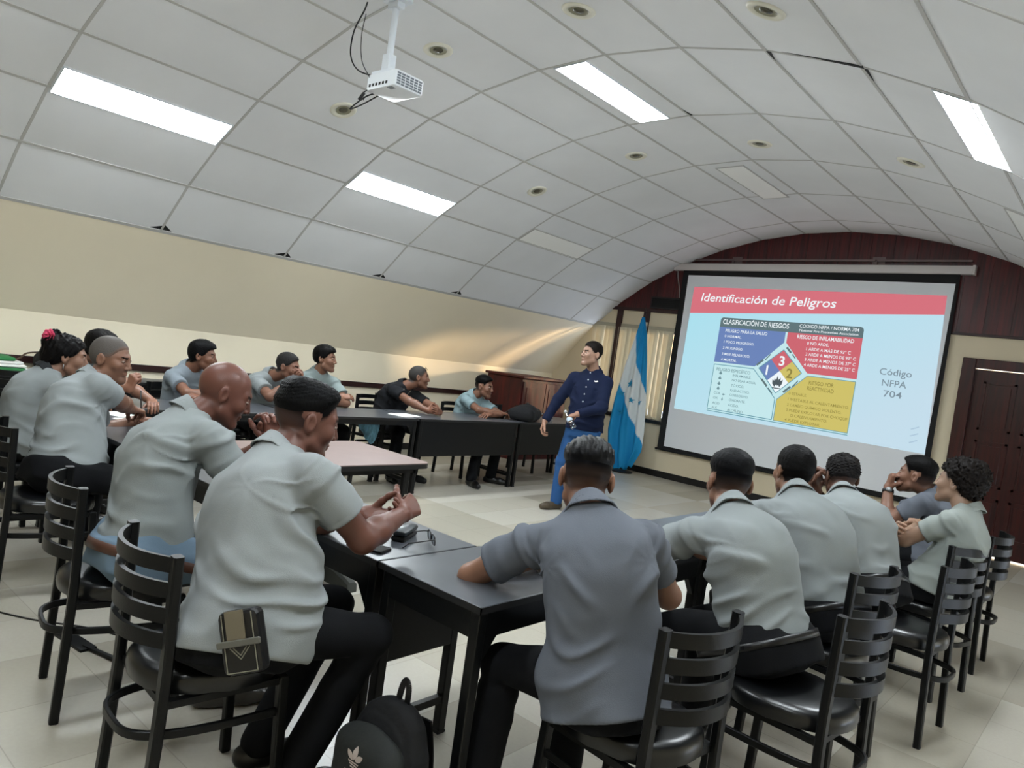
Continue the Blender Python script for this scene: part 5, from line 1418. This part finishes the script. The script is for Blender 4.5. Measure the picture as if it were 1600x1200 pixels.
P[3] = person('p', -4.25, 1.45, 'heavy man with cropped grey hair in grey polo shirt, writing in a notebook', (-4.24, 1.44, .61), (-4.36, 1.60, 1.085), (-4.36, 1.67, 1.185), yaw=42, pitch=-6, face=72, pface=75,
    arms=dict(R=arm((-4.74, 2.06, .80), (-4.25, 1.95, .80), (-.5, .8, -.15), (-.2, 0, -1), curl=.6, thumb=.7), L=arm((-4.70, 2.0, .80), (-4.62, 1.74, .79), (.3, .9, 0), (0, 0, -1))),
    skin='8e6149', hair='buzz', haircol='55504c', stub='4d4540', shirt='858a8b', girth=1.20, belly=.06, sw=.205, slouch=.06, seed=10, hem=-.05, tuck=True, fat=.004)
P[1] = person('p', -5.08, 1.52, 'woman in grey shirt with a pink flower in her pinned-up black hair', (-5.08, 1.48, .60), (-5.06, 1.60, 1.04), (-5.05, 1.68, 1.125), yaw=74, pitch=-6, face=75, pface=80,
    arms=dict(R=arm((-5.30, 1.95, .80), (-4.95, 1.80, .79), (-.3, .9, 0), (0, 0, -1)), L=arm((-5.42, 1.92, .80), (-5.40, 1.72, .79), (.3, .9, 0), (0, 0, -1))),
    skin='9c7058', hair='bun', haircol='0b0909', stub='0b0909', shirt='858a8b', girth=1.0, sw=.165, slouch=.05, seed=11, hem=-.14, collar='2a2c2e')
P[2] = person('p', -5.98, 2.02, 'dark-haired person with raised fist, behind the woman with the flower', (-6.0, 2.0, .60), (-5.92, 2.08, 1.09), (-5.80, 2.15, 1.14), yaw=40, pitch=-5, face=35, pface=35,
    arms=dict(R=arm((-5.27, 2.22, .90), (-5.45, 2.0, .79), (.3, .1, 1), (-.3, .9, .1), curl=.95, thumb=.8), L=arm((-5.55, 2.45, .80), (-5.75, 2.6, .79), (.9, -.3, 0), (0, 0, -1))),
    skin='9b6c54', hair='full', haircol='100e0d', stub='100e0d', shirt='7e8789', girth=1.0, seed=12)
# far row facing us
P[4] = person('p', -6.27, 3.03, 'man with black hair and crossed arms in grey-blue polo shirt, nearest the left', (-6.30, 3.02, .60), (-6.20, 3.02, 1.04), (-6.11, 3.07, 1.135), yaw=48, pitch=0, face=0, pface=0,
    arms=dict(R=arm((-5.80, 3.10, .82), (-5.86, 2.78, .79), (.2, 1, .15), (0, .3, -1), curl=.3), L=arm((-5.84, 2.98, .815), (-5.88, 3.32, .79), (.1, -1, .1), (-.3, 0, -1), curl=.3)),
    skin='8c5d45', hair='full', haircol='0a0a0b', stub='0a0a0b', shirt='7b838a', girth=.98, seed=13)
P[5] = person('p', -6.25, 3.74, 'man with short greying hair, mouth resting on clasped hands, far row', (-6.35, 3.72, .60), (-6.15, 3.77, 1.03), (-6.00, 3.83, 1.115), yaw=35, pitch=-6, face=8, pface=0,
    arms=dict(R=arm((-5.83, 3.80, 1.0), (-5.80, 3.56, .79), (-.1, .25, 1), (-.3, 1, 0), curl=.6, thumb=.5), L=arm((-5.82, 3.88, 1.0), (-5.84, 4.08, .79), (-.1, -.25, 1), (-.3, -1, 0), curl=.6, thumb=.5)),
    skin='8d604a', hair='short', haircol='262423', stub='2c2826', shirt='818687', girth=1.0, seed=14)
P[6] = person('p', -6.32, 4.35, 'heavy young man with crossed arms and gold badge on grey polo shirt', (-6.36, 4.34, .60), (-6.27, 4.36, 1.095), (-6.20, 4.36, 1.215), yaw=35, pitch=2, face=-8, pface=0,
    arms=dict(R=arm((-6.00, 4.46, .86), (-6.02, 4.12, .83), (.1, 1, .2), (-.5, .3, -.8), curl=.3), L=arm((-6.02, 4.28, .845), (-6.04, 4.64, .83), (.1, -1, .1), (-.6, 0, -1), curl=.3)),
    skin='96684f', hair='full', haircol='0a0909', stub='0a0909', shirt='7e8988', girth=1.1, fat=.005, sw=.2, seed=15)
P[7] = person('p', -6.30, 5.36, 'man in black polo shirt with sunglasses pushed up on his head', (-6.36, 5.36, .60), (-6.20, 5.44, 1.03), (-6.09, 5.53, 1.125), yaw=50, pitch=2, face=-2, pface=0,
    arms=dict(R=arm((-5.66, 5.36, .80), (-5.82, 5.10, .79), (.35, .9, .1), (-.8, .4, .1), curl=.6, thumb=.5), L=arm((-5.68, 5.52, .80), (-5.83, 5.72, .79), (.35, -.8, .15), (-.8, -.5, .1), curl=.6, thumb=.5)),
    skin='8a5c45', hair='buzz', haircol='3b3836', stub='3a3532', shirt='1b1c1f', girth=1.05, seed=16)
P[8] = person('p', -6.08, 6.42, 'young man with spiky black hair leaning on crossed arms, far table end', (-6.18, 6.40, .60), (-6.06, 6.43, 1.0), (-5.965, 6.46, 1.09), yaw=18, pitch=-2, face=-12, pface=0,
    arms=dict(R=arm((-5.66, 6.46, .815), (-5.75, 6.16, .79), (.1, 1, .1), (0, .2, -1), curl=.4), L=arm((-5.68, 6.32, .80), (-5.74, 6.66, .79), (.2, -1, 0), (-.3, 0, -1), curl=.3)),
    skin='8c5f48', hair='fade', haircol='0b0a0a', stub='2e2521', shirt='7f9296', girth=.88, sw=.17, seed=17, legs=dict(R=dict(knee=(-5.68, 6.22, .53), ankle=(-5.60, 6.06, .09), toe=(.9, -.3, 0)), L=dict(knee=(-5.7, 6.55, .53), ankle=(-5.68, 6.47, .09), toe=(.8, .5, 0))))
# the presenter, standing
P[9] = person('p', -4.29, 6.20, 'standing presenter in navy shirt and blue jeans holding a water bottle', (-4.30, 6.23, .93), (-4.30, 6.25, 1.485), (-4.31, 6.18, 1.635), yaw=250, pitch=2, face=283, pface=280,
    arms=dict(L=arm((-4.20, 5.94, 1.035), (-4.00, 6.18, 1.10), (-.75, -.35, -.35), (.1, .3, -1), curl=.65, thumb=.6), R=arm((-4.62, 5.98, .90), (-4.66, 6.14, 1.14), (-.15, -.15, -1), (.8, .3, 0), curl=.45)),
    skin='b2876e', hair='short', haircol='15110f', stub='2a211d', shirt='111a33', long=True, girth=1.04, belly=.02, sw=.185, slouch=.0, pants='2f5688', fat=.007, seed=18, stand=True, hem=-.12, seat=0,
    legs=dict(R=dict(knee=(-4.47, 6.17, .50), ankle=(-4.50, 6.20, .09), toe=(-.2, -1, 0)), L=dict(knee=(-4.25, 6.16, .50), ankle=(-4.24, 6.24, .09), toe=(.4, -1, 0))), shoe='4a4032')
# ------------------------------------------------------------------ worn details
def on_part(p, mb, name, m, parent, smooth=True):
    T = np.array(p['root'].location); mb.v = [(a[0]-T[0], a[1]-T[1], a[2]-T[2]) for a in mb.v]
    return mb.build(name, m, parent, smooth)
def shirt_surface(p, lx, t, front=True, lift=.004):
    """point on the shirt: lx metres right of the spine, t along trunk"""
    c = p['pel']+p['u']*(t*p['L'])+p['r']*lx; s = 1 if front else -1
    d0, d1 = 0.0, .4
    for _ in range(30):
        m = (d0+d1)/2; D = p['torso']((c+p['f']*s*m)[None], .014)[0][0]
        if D < 0: d0 = m
        else: d1 = m
    return c+p['f']*s*(d0+lift)
def badge(p, lx, t, w=.05, h=.06):
    mb = MB(); C_ = shirt_surface(p, lx, t); pts = []
    for (a, b) in ((0, .5), (.45, .42), (.5, .0), (.3, -.35), (0, -.55), (-.3, -.35), (-.5, 0), (-.45, .42)):
        q = shirt_surface(p, lx+a*w, t+b*h/p['L'], lift=.006); pts.append(q)
    n = len(pts); mb.add([C_+p['f']*.005]+pts+[q-p['f']*.008 for q in pts], [(0, (i+1) % n+1, i+1) for i in range(n)]+[(i+1, (i+1) % n+1, n+(i+1) % n+1, n+i+1) for i in range(n)])
    b = on_part(p, mb, 'badge', M_gold, p['shirt'])
    mb = MB(); pts = []
    for k in range(10):
        a = 2*PI*k/10; pts.append(shirt_surface(p, lx+.24*w*math.cos(a), t+.24*h*math.sin(a)/p['L'], lift=.012))
    mb.add([sum(pts)/10+p['f']*.003]+pts, [(0, (i+1) % 10+1, i+1) for i in range(10)]); on_part(p, mb, 'badge_centre', M_black, b)
badge(P[6], -.085, .70); badge(P[7], -.085, .68, .048, .065); badge(P[4], -.09, .66, .045, .055); badge(P[8], -.075, .62, .045, .05); badge(P[5], -.085, .68, .04, .05)
def band(p, t, h, m, name, parent, n=56):
    """a strap lying on the outside of the trousers"""
    mb = MB(); vs = []
    for dz in (-h/2, h/2):
        for k in range(n):
            a = 2*PI*k/n; d = p['r']*math.cos(a)+p['f']*math.sin(a); c = p['pel']+p['u']*(t*p['L']+dz)
            ss = np.linspace(.06, .32, 66); D = p['pf'](c[None]+d[None]*ss[:, None]); ins = np.where(D < 0)[0]
            r_ = ss[ins[-1]] if len(ins) else .15
            vs.append((c, d, r_))
    rr = [np.array([v[2] for v in vs[:n]]), np.array([v[2] for v in vs[n:]])]; r0 = np.maximum(*rr)
    for _ in range(3): r0 = np.maximum(r0, (np.roll(r0, 1)+np.roll(r0, -1))/2)
    r0 = np.minimum(r0, np.median(r0)*1.35)
    vo = [c+d*(r0[i % n]+.004) for i, (c, d, _) in enumerate(vs)]; vi = [c+d*(r0[i % n]-.012) for i, (c, d, _) in enumerate(vs)]
    fs = [(k, (k+1) % n, n+(k+1) % n, n+k) for k in range(n)]+[(2*n+(k+1) % n, 2*n+k, 3*n+k, 3*n+(k+1) % n) for k in range(n)]+[(k, 2*n+k, 2*n+(k+1) % n, (k+1) % n) for k in range(n)]+[(n+(k+1) % n, 3*n+(k+1) % n, 3*n+k, n+k) for k in range(n)]
    mb.add(vo+vi, fs); return on_part(p, mb, name, m, parent)
M_beltbrown = mat('brown_leather', '4a2e22', .45); M_beltblack = mat('black_leather', '101011', .35)
band(P[10], -.045, .036, M_beltbrown, 'belt', P[10]['pants'])
for i in (13, 14, 15): band(P[i], -.005, .026, M_beltblack, 'belt', P[i]['pants'])
# presenter: buttons, chest mark
pp = P[9]
for t in (.93, .80, .665, .53, .395, .26, .12):
    c = shirt_surface(pp, 0.0, t, lift=.004); mb = MB(); m = Matrix((( pp['r'][0], pp['u'][0], pp['f'][0], c[0]), (pp['r'][1], pp['u'][1], pp['f'][1], c[1]), (pp['r'][2], pp['u'][2], pp['f'][2], c[2]), (0, 0, 0, 1)))
    mb.lathe([(0, .004), (.0065, .003), (.0075, 0)], n=10, cap=False); mb.v = [tuple(m @ Vector(v)) for v in mb.v]; on_part(pp, mb, 'button', M_white, pp['shirt'])
mb = MB(); q = [shirt_surface(pp, -.085+dx, .79+dz/pp['L'], lift=.008) for dx, dz in ((-.02, .006), (-.008, .011), (.004, .004), (.018, .008), (.016, -.003), (.0, -.007), (-.016, -.002))]
mb.add([sum(q)/7]+q, [(0, (i+1) % 7+1, i+1) for i in range(7)]); on_part(pp, mb, 'chest_emblem', M_paper, pp['shirt'])
# bottle in the presenter's hand: a thing of its own
w = pp['jn']['L'][2]
ax = nrm(V3(.66, -.10, -.62)); c0 = w+V3(-.075, -.045, -.045)
z = Vector(ax); x = z.orthogonal().normalized(); y = z.cross(x); o_ = Vector(c0)+z*.13
zz = -z
mtx = Matrix(((x.x, -y.x, zz.x, o_.x), (x.y, -y.y, zz.y, o_.y), (x.z, -y.z, zz.z, o_.z), (0, 0, 0, 1)))
water_bottle((0, 0, 0), 'clear water bottle held slanting in the hand of the presenter', mtx)
# pouch on the belt of the big man
p = P[11]; pc = V3(-1.775, 1.10, .655)
po = empty('belt_pouch', tuple(pc), 0)
po.parent = p['root']; po.location = tuple(pc-np.array(p['root'].location)); 
fz = nrm(V3(.50, -.84, .12)); uz = nrm(V3(-.27, -.20, .94)-np.dot(V3(-.27, -.20, .94), fz)*fz); rz_ = np.cross(uz, fz)
bpy.data.objects.remove(po)
PM = Matrix(((rz_[0], uz[0], fz[0], pc[0]), (rz_[1], uz[1], fz[1], pc[1]), (rz_[2], uz[2], fz[2], pc[2]), (0, 0, 0, 1))) @ Matrix.Scale(1.22, 4)
def pm_part(mb, name, m, parent, smooth=False):
    T = np.array(p['root'].location); mb.v = [tuple(PM @ Vector(v)-Vector(T)) for v in mb.v]; return mb.build(name, m, parent, smooth)
mb = MB(); mb.box((-.048, -.075, -.03), (.048, .065, .012), .012); pou = pm_part(mb, 'belt_pouch', M_beltblack, p['root']); pou['label'] = 'black stitched leather pouch on the belt'
mb = MB(); mb.box((-.026, .0, .0125), (.018, .066, .0165), .0); pm_part(mb, 'pouch_flap', mat('worn_tan_leather', '6d6554', .6), pou)
mb = MB(); mb.box((-.052, -.012, .012), (.052, .003, .020), .003); pm_part(mb, 'strap', mat('grey_leather', '5d5c55', .5), pou)
mb = MB()
for a, b in (((-.036, -.068), (.036, -.068)), ((-.036, -.068), (-.036, .06)), ((.036, -.068), (.036, .06)), ((-.024, -.014), (-.0, -.040)), ((.024, -.014), (.0, -.040)), ((-.016, -.014), (0, -.032)), ((.016, -.014), (0, -.032))):
    mb.bar((a[0], a[1], .0125), (b[0], b[1], .0125), .002, .002)
pm_part(mb, 'stitching', mat('pale_thread', '7d7a6c', .7), pou)
# sunglasses resting on the head of the man in black
H = P[7]['H']; hd = P[7]['head']; c = hd+H[1]*.070+H[2]*.104
fw = nrm(H[1]*.75+H[2]*.66); up_ = nrm(H[2]*.75-H[1]*.66); rt_ = H[0]
spectacles(Matrix(((rt_[0], -fw[0], up_[0], c[0]), (rt_[1], -fw[1], up_[1], c[1]), (rt_[2], -fw[2], up_[2], c[2]), (0, 0, 0, 1))), 'dark sunglasses pushed up on the hair of the man in black', 'sunglasses', M_black, 'sunglasses')
# lanyard cord on the man in black
p7 = P[7]; mb = MB(); mb.tube([shirt_surface(p7, .05, .93, lift=.004), shirt_surface(p7, .02, .80, lift=.006), shirt_surface(p7, .005, .66, lift=.008)], .003, 5); mb.tube([shirt_surface(p7, -.05, .93, lift=.004), shirt_surface(p7, -.015, .80, lift=.006), shirt_surface(p7, .005, .66, lift=.008)], .003, 5); on_part(p7, mb, 'neck_cord', mat('pale_cord', 'b9b49a', .7), p7['shirt'])
# watch
p16 = P[16]; sh, el, wr, A = p16['jn']['L']; d = nrm(wr-el); c = wr-d*.025
x = nrm(np.cross(d, V3(0, 0, 1)) if abs(d[2]) < .9 else np.cross(d, V3(0, 1, 0))); y = np.cross(d, x)
WM = Matrix(((x[0], y[0], d[0], c[0]), (x[1], y[1], d[1], c[1]), (x[2], y[2], d[2], c[2]), (0, 0, 0, 1)))
mb = MB(); mb.lathe([(.034, -.011), (.037, -.009), (.037, .009), (.034, .011)], n=20, cap=False); mb.v = [tuple(WM @ Vector(v)) for v in mb.v]; wb = on_part(p16, mb, 'wristwatch', M_black, p16['root'])
mb = MB(); mb.lathe([(0, .045), (.017, .044), (.019, .036)], n=16, cap=False, mtx=Matrix.Rotation(PI/2, 4, 'X')); mb.v = [tuple(WM @ Vector(v)) for v in mb.v]; on_part(p16, mb, 'watch_face', M_steel, wb)
# flower and earring of the woman
p1 = P[1]; H = p1['H']; fc = p1['head']+H[0]*.035-H[1]*.115+H[2]*.105
fl = empty('hair_flower', (0, 0, 0)); bpy.data.objects.remove(fl)
M_pink = mat('pink_petal', 'd8486c', .6, var=(60, .15))
fr_ = nrm(H[0]*.6-H[1]*.7+V3(.5, -.5, .2)*.6); a1 = nrm(np.cross(fr_, V3(0, 0, 1))); a2 = np.cross(fr_, a1)
mb = MB()
for ring, (n, rad, lift) in enumerate(((7, .036, .0), (6, .026, .010), (4, .014, .018))):
    for k in range(n):
        a = 2*PI*k/n+ring*.5; c = fc+(a1*math.cos(a)+a2*math.sin(a))*rad*.62+fr_*lift
        o1 = a1*math.cos(a)+a2*math.sin(a); o2 = np.cross(fr_, o1); vs = []; nn = 8
        for j in range(nn): b = 2*PI*j/nn; vs.append(c+o1*(rad*.62*math.cos(b))+o2*(rad*.5*math.sin(b))+fr_*(.012*math.cos(b)+.004*math.sin(2*b)))
        top = c+fr_*.0; bot = c-fr_*.007
        mb.add(vs+[top, bot], [(j, (j+1) % nn, nn) for j in range(nn)]+[((j+1) % nn, j, nn+1) for j in range(nn)])
on_part(p1, mb, 'hair_flower', M_pink, p1['root'])
ec = p1['head']+H[0]*.081+H[1]*-.012-H[2]*.045; mb = MB(); mb.tube([ec, ec-V3(0, 0, .03)], .004, 6); on_part(p1, mb, 'earring', M_steel, p1['root'])
# pen in the hand of the writing man
pw = P[3]['jn']['R'][2]; pn = empty('pen', (0, 0, 0), 0, 'black pen held by the grey-haired man writing', 'pen')
pn.location = tuple(pw+V3(-.05, .085, -.02))
mb = MB(); mb.tube([(0, 0, -.012), (.004, -.004, .004), (.03, -.03, .13)], [.001, .004, .0045], 8); mb.build('barrel', M_black, pn, True)
mb = MB(); mb.tube([(.032, -.028, .08), (.037, -.033, .125)], .0015, 5); mb.build('clip', M_steel, pn)

# ------------------------------------------------------------------ soft things: backpack, bags, cloths
def soft(name, f, lo, hi, h, m, parent): 
    v, q = mesh_field(f, lo, hi, h, .02); return np_obj(name, [(relax(v, q, 1, .4), q)], m, parent)
# school backpack by the table leg
B0 = V3(-1.63, 1.53, 0); ba = R(48)   # its front faces this way
bf = V3(math.cos(R(-88)), math.sin(R(-88)), .0); bu = nrm(V3(.03, .10, 1)); br = nrm(np.cross(bf, bu)); bf = np.cross(bu, br)
BM = np.stack([br, bf, bu])
bpk = bp; bpk.location = tuple(B0); bpk.rotation_euler = (0, 0, 0)
def to_b(P): return (P-B0)@BM.T
def bag_f(P):
    q = to_b(P); z = q[:, 2]
    w = np.interp(z, [0, .15, .30, .38, .43], [.155, .158, .145, .11, .05]); d = np.interp(z, [0, .2, .35, .43], [.085, .085, .065, .035])
    k0 = (np.abs(q[:, 0]/w)**2.6+np.abs((q[:, 1])/d)**2.6)**(1/2.6); rad = np.sqrt(q[:, 0]**2+q[:, 1]**2)
    D = rad*(1-1/np.maximum(k0, .05))
    D = smax(D, z-.425, .03); D = smax(D, .004-z, .02)
    D = D+.003*wav(P, 22, 0, 5)
    s = np.abs(q[:, 1]-.045); D = D+.005*np.exp(-(s/.006)**2)
    return D
def pocket_f(P):
    q = to_b(P); z = q[:, 2]
    D = rbox(q, (0, .085, .16), (.125, .045, .16), .045); D = smin(D, ell(q, (0, .075, .28), (.115, .035, .075)), .05)
    return D+.0025*wav(P, 26, 0, 8)
lo, hi = B0-V3(.24, .24, .01), B0+V3(.24, .24, .50)
soft('main_compartment', bag_f, lo, hi, .007, M_cloth, bpk); fp = soft('front_pocket', pocket_f, lo, hi, .007, mat('black_cloth_front', '1d201f', .75, bump=(60, .2)), bpk)
def bpt(x, y, z): return B0+br*x+bf*y+bu*z-np.array(bpk.location)
mb = MB(); pts = spline([bpt(-.022, -.01, .415), bpt(-.016, -.01, .465), bpt(0, -.01, .485), bpt(.012, -.01, .465), bpt(.016, -.01, .415)]); 
for a, b in zip(pts[:-1], pts[1:]): mb.bar(a, b, .022, .004, up=tuple(bf))
mb.build('carry_handle', M_black, bpk)
mb = MB(); zp = []
for k in range(21):
    a = PI*k/20; zp.append(bpt(.140*math.cos(a), .052, .10+.27*math.sin(a)**.7))
mb.tube(zp, .0035, 6); mb.build('zip', mat('zip_grey', '2c302f', .4), bpk, True)
for sx in (-1, 1):
    mb = MB(); pts = spline([bpt(sx*.06, -.07, .38), bpt(sx*.075, -.105, .25), bpt(sx*.10, -.10, .10), bpt(sx*.13, -.07, .04)])
    for a, b in zip(pts[:-1], pts[1:]): mb.bar(a, b, .045, .008, up=tuple(bf))
    mb.build('shoulder_strap', M_black, bpk)
# printed emblem: three leaves cut by stripes, and lettering below
mb = MB(); E0 = (.005, 0, .265)
def on_pocket(x, z):
    ss = np.linspace(.05, .20, 80); p0 = B0+br*x+bu*z; D = pocket_f(p0[None]+bf[None]*ss[:, None]); i = np.where(D < 0)[0]
    return p0+bf*((ss[i[-1]] if len(i) else .10)+.0025)-np.array(bpk.location)
def epoly(poly):
    vs = [on_pocket(E0[0]+x, E0[2]+y) for x, y in poly]
    mb.add(vs, [tuple(range(len(vs)))])
def leaf(cx, cy, ang, L, w):
    out = []
    for t in np.linspace(0, 1, 8): out.append((w*math.sin(PI*t)**.8*.5, L*t))
    for t in np.linspace(1, 0, 8)[1:-1]: out.append((-w*math.sin(PI*t)**.8*.5, L*t))
    c, s = math.cos(ang), math.sin(ang); return [(cx+c*x-s*y, cy+s*x+c*y) for x, y in out]
epoly(leaf(0, .004, 0, .040, .020)); epoly(leaf(-.004, .002, R(52), .036, .018)); epoly(leaf(.004, .002, R(-52), .036, .018))
for k in range(3):
    y = -.002-.007*k; w = .022-.005*k; epoly([(-w, y), (-w*.9, y-.004), (w*.9, y-.004), (w, y)])
v_, f_ = text_geo('adidas', 1.0, 0, .01); xs_ = [a[0] for a in v_]; s_ = .062/(max(xs_)-min(xs_))
mb.add([on_pocket(E0[0]+(a[0]-min(xs_))*s_-.031, E0[2]-.045+a[1]*s_) for a in v_], f_)
mb.build('emblem', mat('print_grey', 'b5a8a2', .6), fp)

# black bag lying on the far table
bg = empty('shoulder_bag', (-5.62, 6.86, TZ), 0, 'black shoulder bag lying across the far table in front of the red cabinet', 'bag')
c0 = V3(-5.62, 6.86, TZ+.075)
an = R(-62); ca, sa = math.cos(an), math.sin(an); BM2 = np.array([[ca, sa, 0], [-sa, ca, 0], [0, 0, 1]])
def bag2(P):
    q = (P-c0)@BM2.T; D = rbox(q, (0, 0, 0), (.25, .16, .073), .06); D = smin(D, ell(q, (.05, .02, .05), (.16, .12, .075)), .05)
    D = D+.006*wav(P, 14, 0, 3)+.003*wav(P, 34, 0, 4); return smax(D, TZ+.001-P[:, 2], .01)
soft('bag_body', bag2, c0-V3(.36, .36, .09), c0+V3(.36, .36, .17), .010, M_cloth, bg)
mb = MB(); B2 = lambda x, y, z: Vector((ca*x-sa*y, sa*x+ca*y, z))
pts = spline([B2(-.1, -.13, .14), B2(-.05, -.19, .10), B2(.08, -.24, .02), B2(.10, -.265, -.12), B2(.13, -.26, -.22), B2(.18, -.24, -.05), B2(.2, -.16, .1)])
mb.tube(pts, .009, 6); mb.build('strap', M_black, bg, True)
mb = MB(); mb.tube(spline([B2(-.12, .0, .16), B2(-.05, .02, .20), B2(.05, .02, .205), B2(.12, .0, .17)]), .01, 8); mb.build('handle', M_black, bg, True)
# blue striped cloth hanging under the table edge near the man in black
cl = empty('jacket', (-6.0, 4.72, .6), 0, 'light blue and white garment lying on a lap under the far table', 'garment')
c1 = V3(-5.98, 4.83, .60)
soft('folds', lambda P: smin(ell(P, c1, (.10, .10, .07)), ell(P, c1+V3(.04, .02, -.08), (.05, .07, .10)), .05)+.010*np.sin(60*(P[:, 1]-.4*P[:, 2])+2*wav(P, 12, 0, 2)), c1-.24, c1+.24, .009, mat('pale_blue_cloth', '6fa3bd', .8, var=(16, .5, (1, 4, 1))), cl)
# bags on the spare table at the far left
k1 = empty('black_bag', (-7.45, 2.40, TZ), 0, 'soft black bag on the spare table behind the woman with the flower', 'bag')
c2 = V3(-7.45, 2.42, TZ+.10)
soft('bag_body', lambda P: smax(smin(ell(P, c2, (.15, .19, .11)), ell(P, c2+V3(0, -.08, .02), (.12, .12, .10)), .06)+.014*wav(P, 16, 0, 6)+.006*wav(P, 40, 0, 7), TZ+.001-P[:, 2], .01), c2-V3(.3, .55, .14), c2+V3(.3, .55, .25), .011, M_cloth, k1)
mb = MB(); mb.tube(spline([(-.05, -.10, .19), (-.06, -.22, .17), (.04, -.30, .13), (.10, -.36, .12)]), .008, 6); mb.build('strap', mat('brown_strap', '4a3828', .6), k1, True)
k2 = empty('banner_cloth', (-7.45, 1.97, TZ), 0, 'folded green and white cloth on the spare table at the far left edge', 'cloth')
c3 = V3(-7.45, 1.40, TZ+.05)
mb = MB()
for i in range(4):
    mb.box((-.17+.01*i, -.24, .002+.026*i), (.17-.012*i, .20-.02*i, .024+.026*i), .01)
mb.build('white_folds', M_paper, k2, True, auto=.6)
mb = MB(); mb.box((-.171, -.23, .107), (.13, .08, .135), .012); mb.box((-.172, -.22, .028), (.173, .15, .05), .008); mb.build('green_folds', mat('green_cloth', '2f7a45', .8), k2, True, auto=.6)
# thin cord and a flat foot plate on the floor at the left
mb = MB(); mb.tube(spline([(-5.2, .55, .004), (-4.6, .75, .004), (-4.1, 1.02, .004), (-3.75, 1.22, .004), (-3.5, 1.42, .004), (-3.1, 1.6, .004)]), .004, 6)
tag(mb.build('thin_cable', M_cable, None, True), 'thin dark cord lying on the floor behind the chairs at the left', 'cable')
fp_ = empty('floor_plate', (-3.42, 1.30, 0), R(8), 'flat black metal plate on the floor beside the chair of the bald man', 'plate')
MB().box((-.12, -.035, 0), (.12, .035, .012), .003).build('plate', M_metal, fp_)
MB().bar((.08, 0, .01), (.45, .05, .016), .018, .012).build('rod', M_metal, fp_)
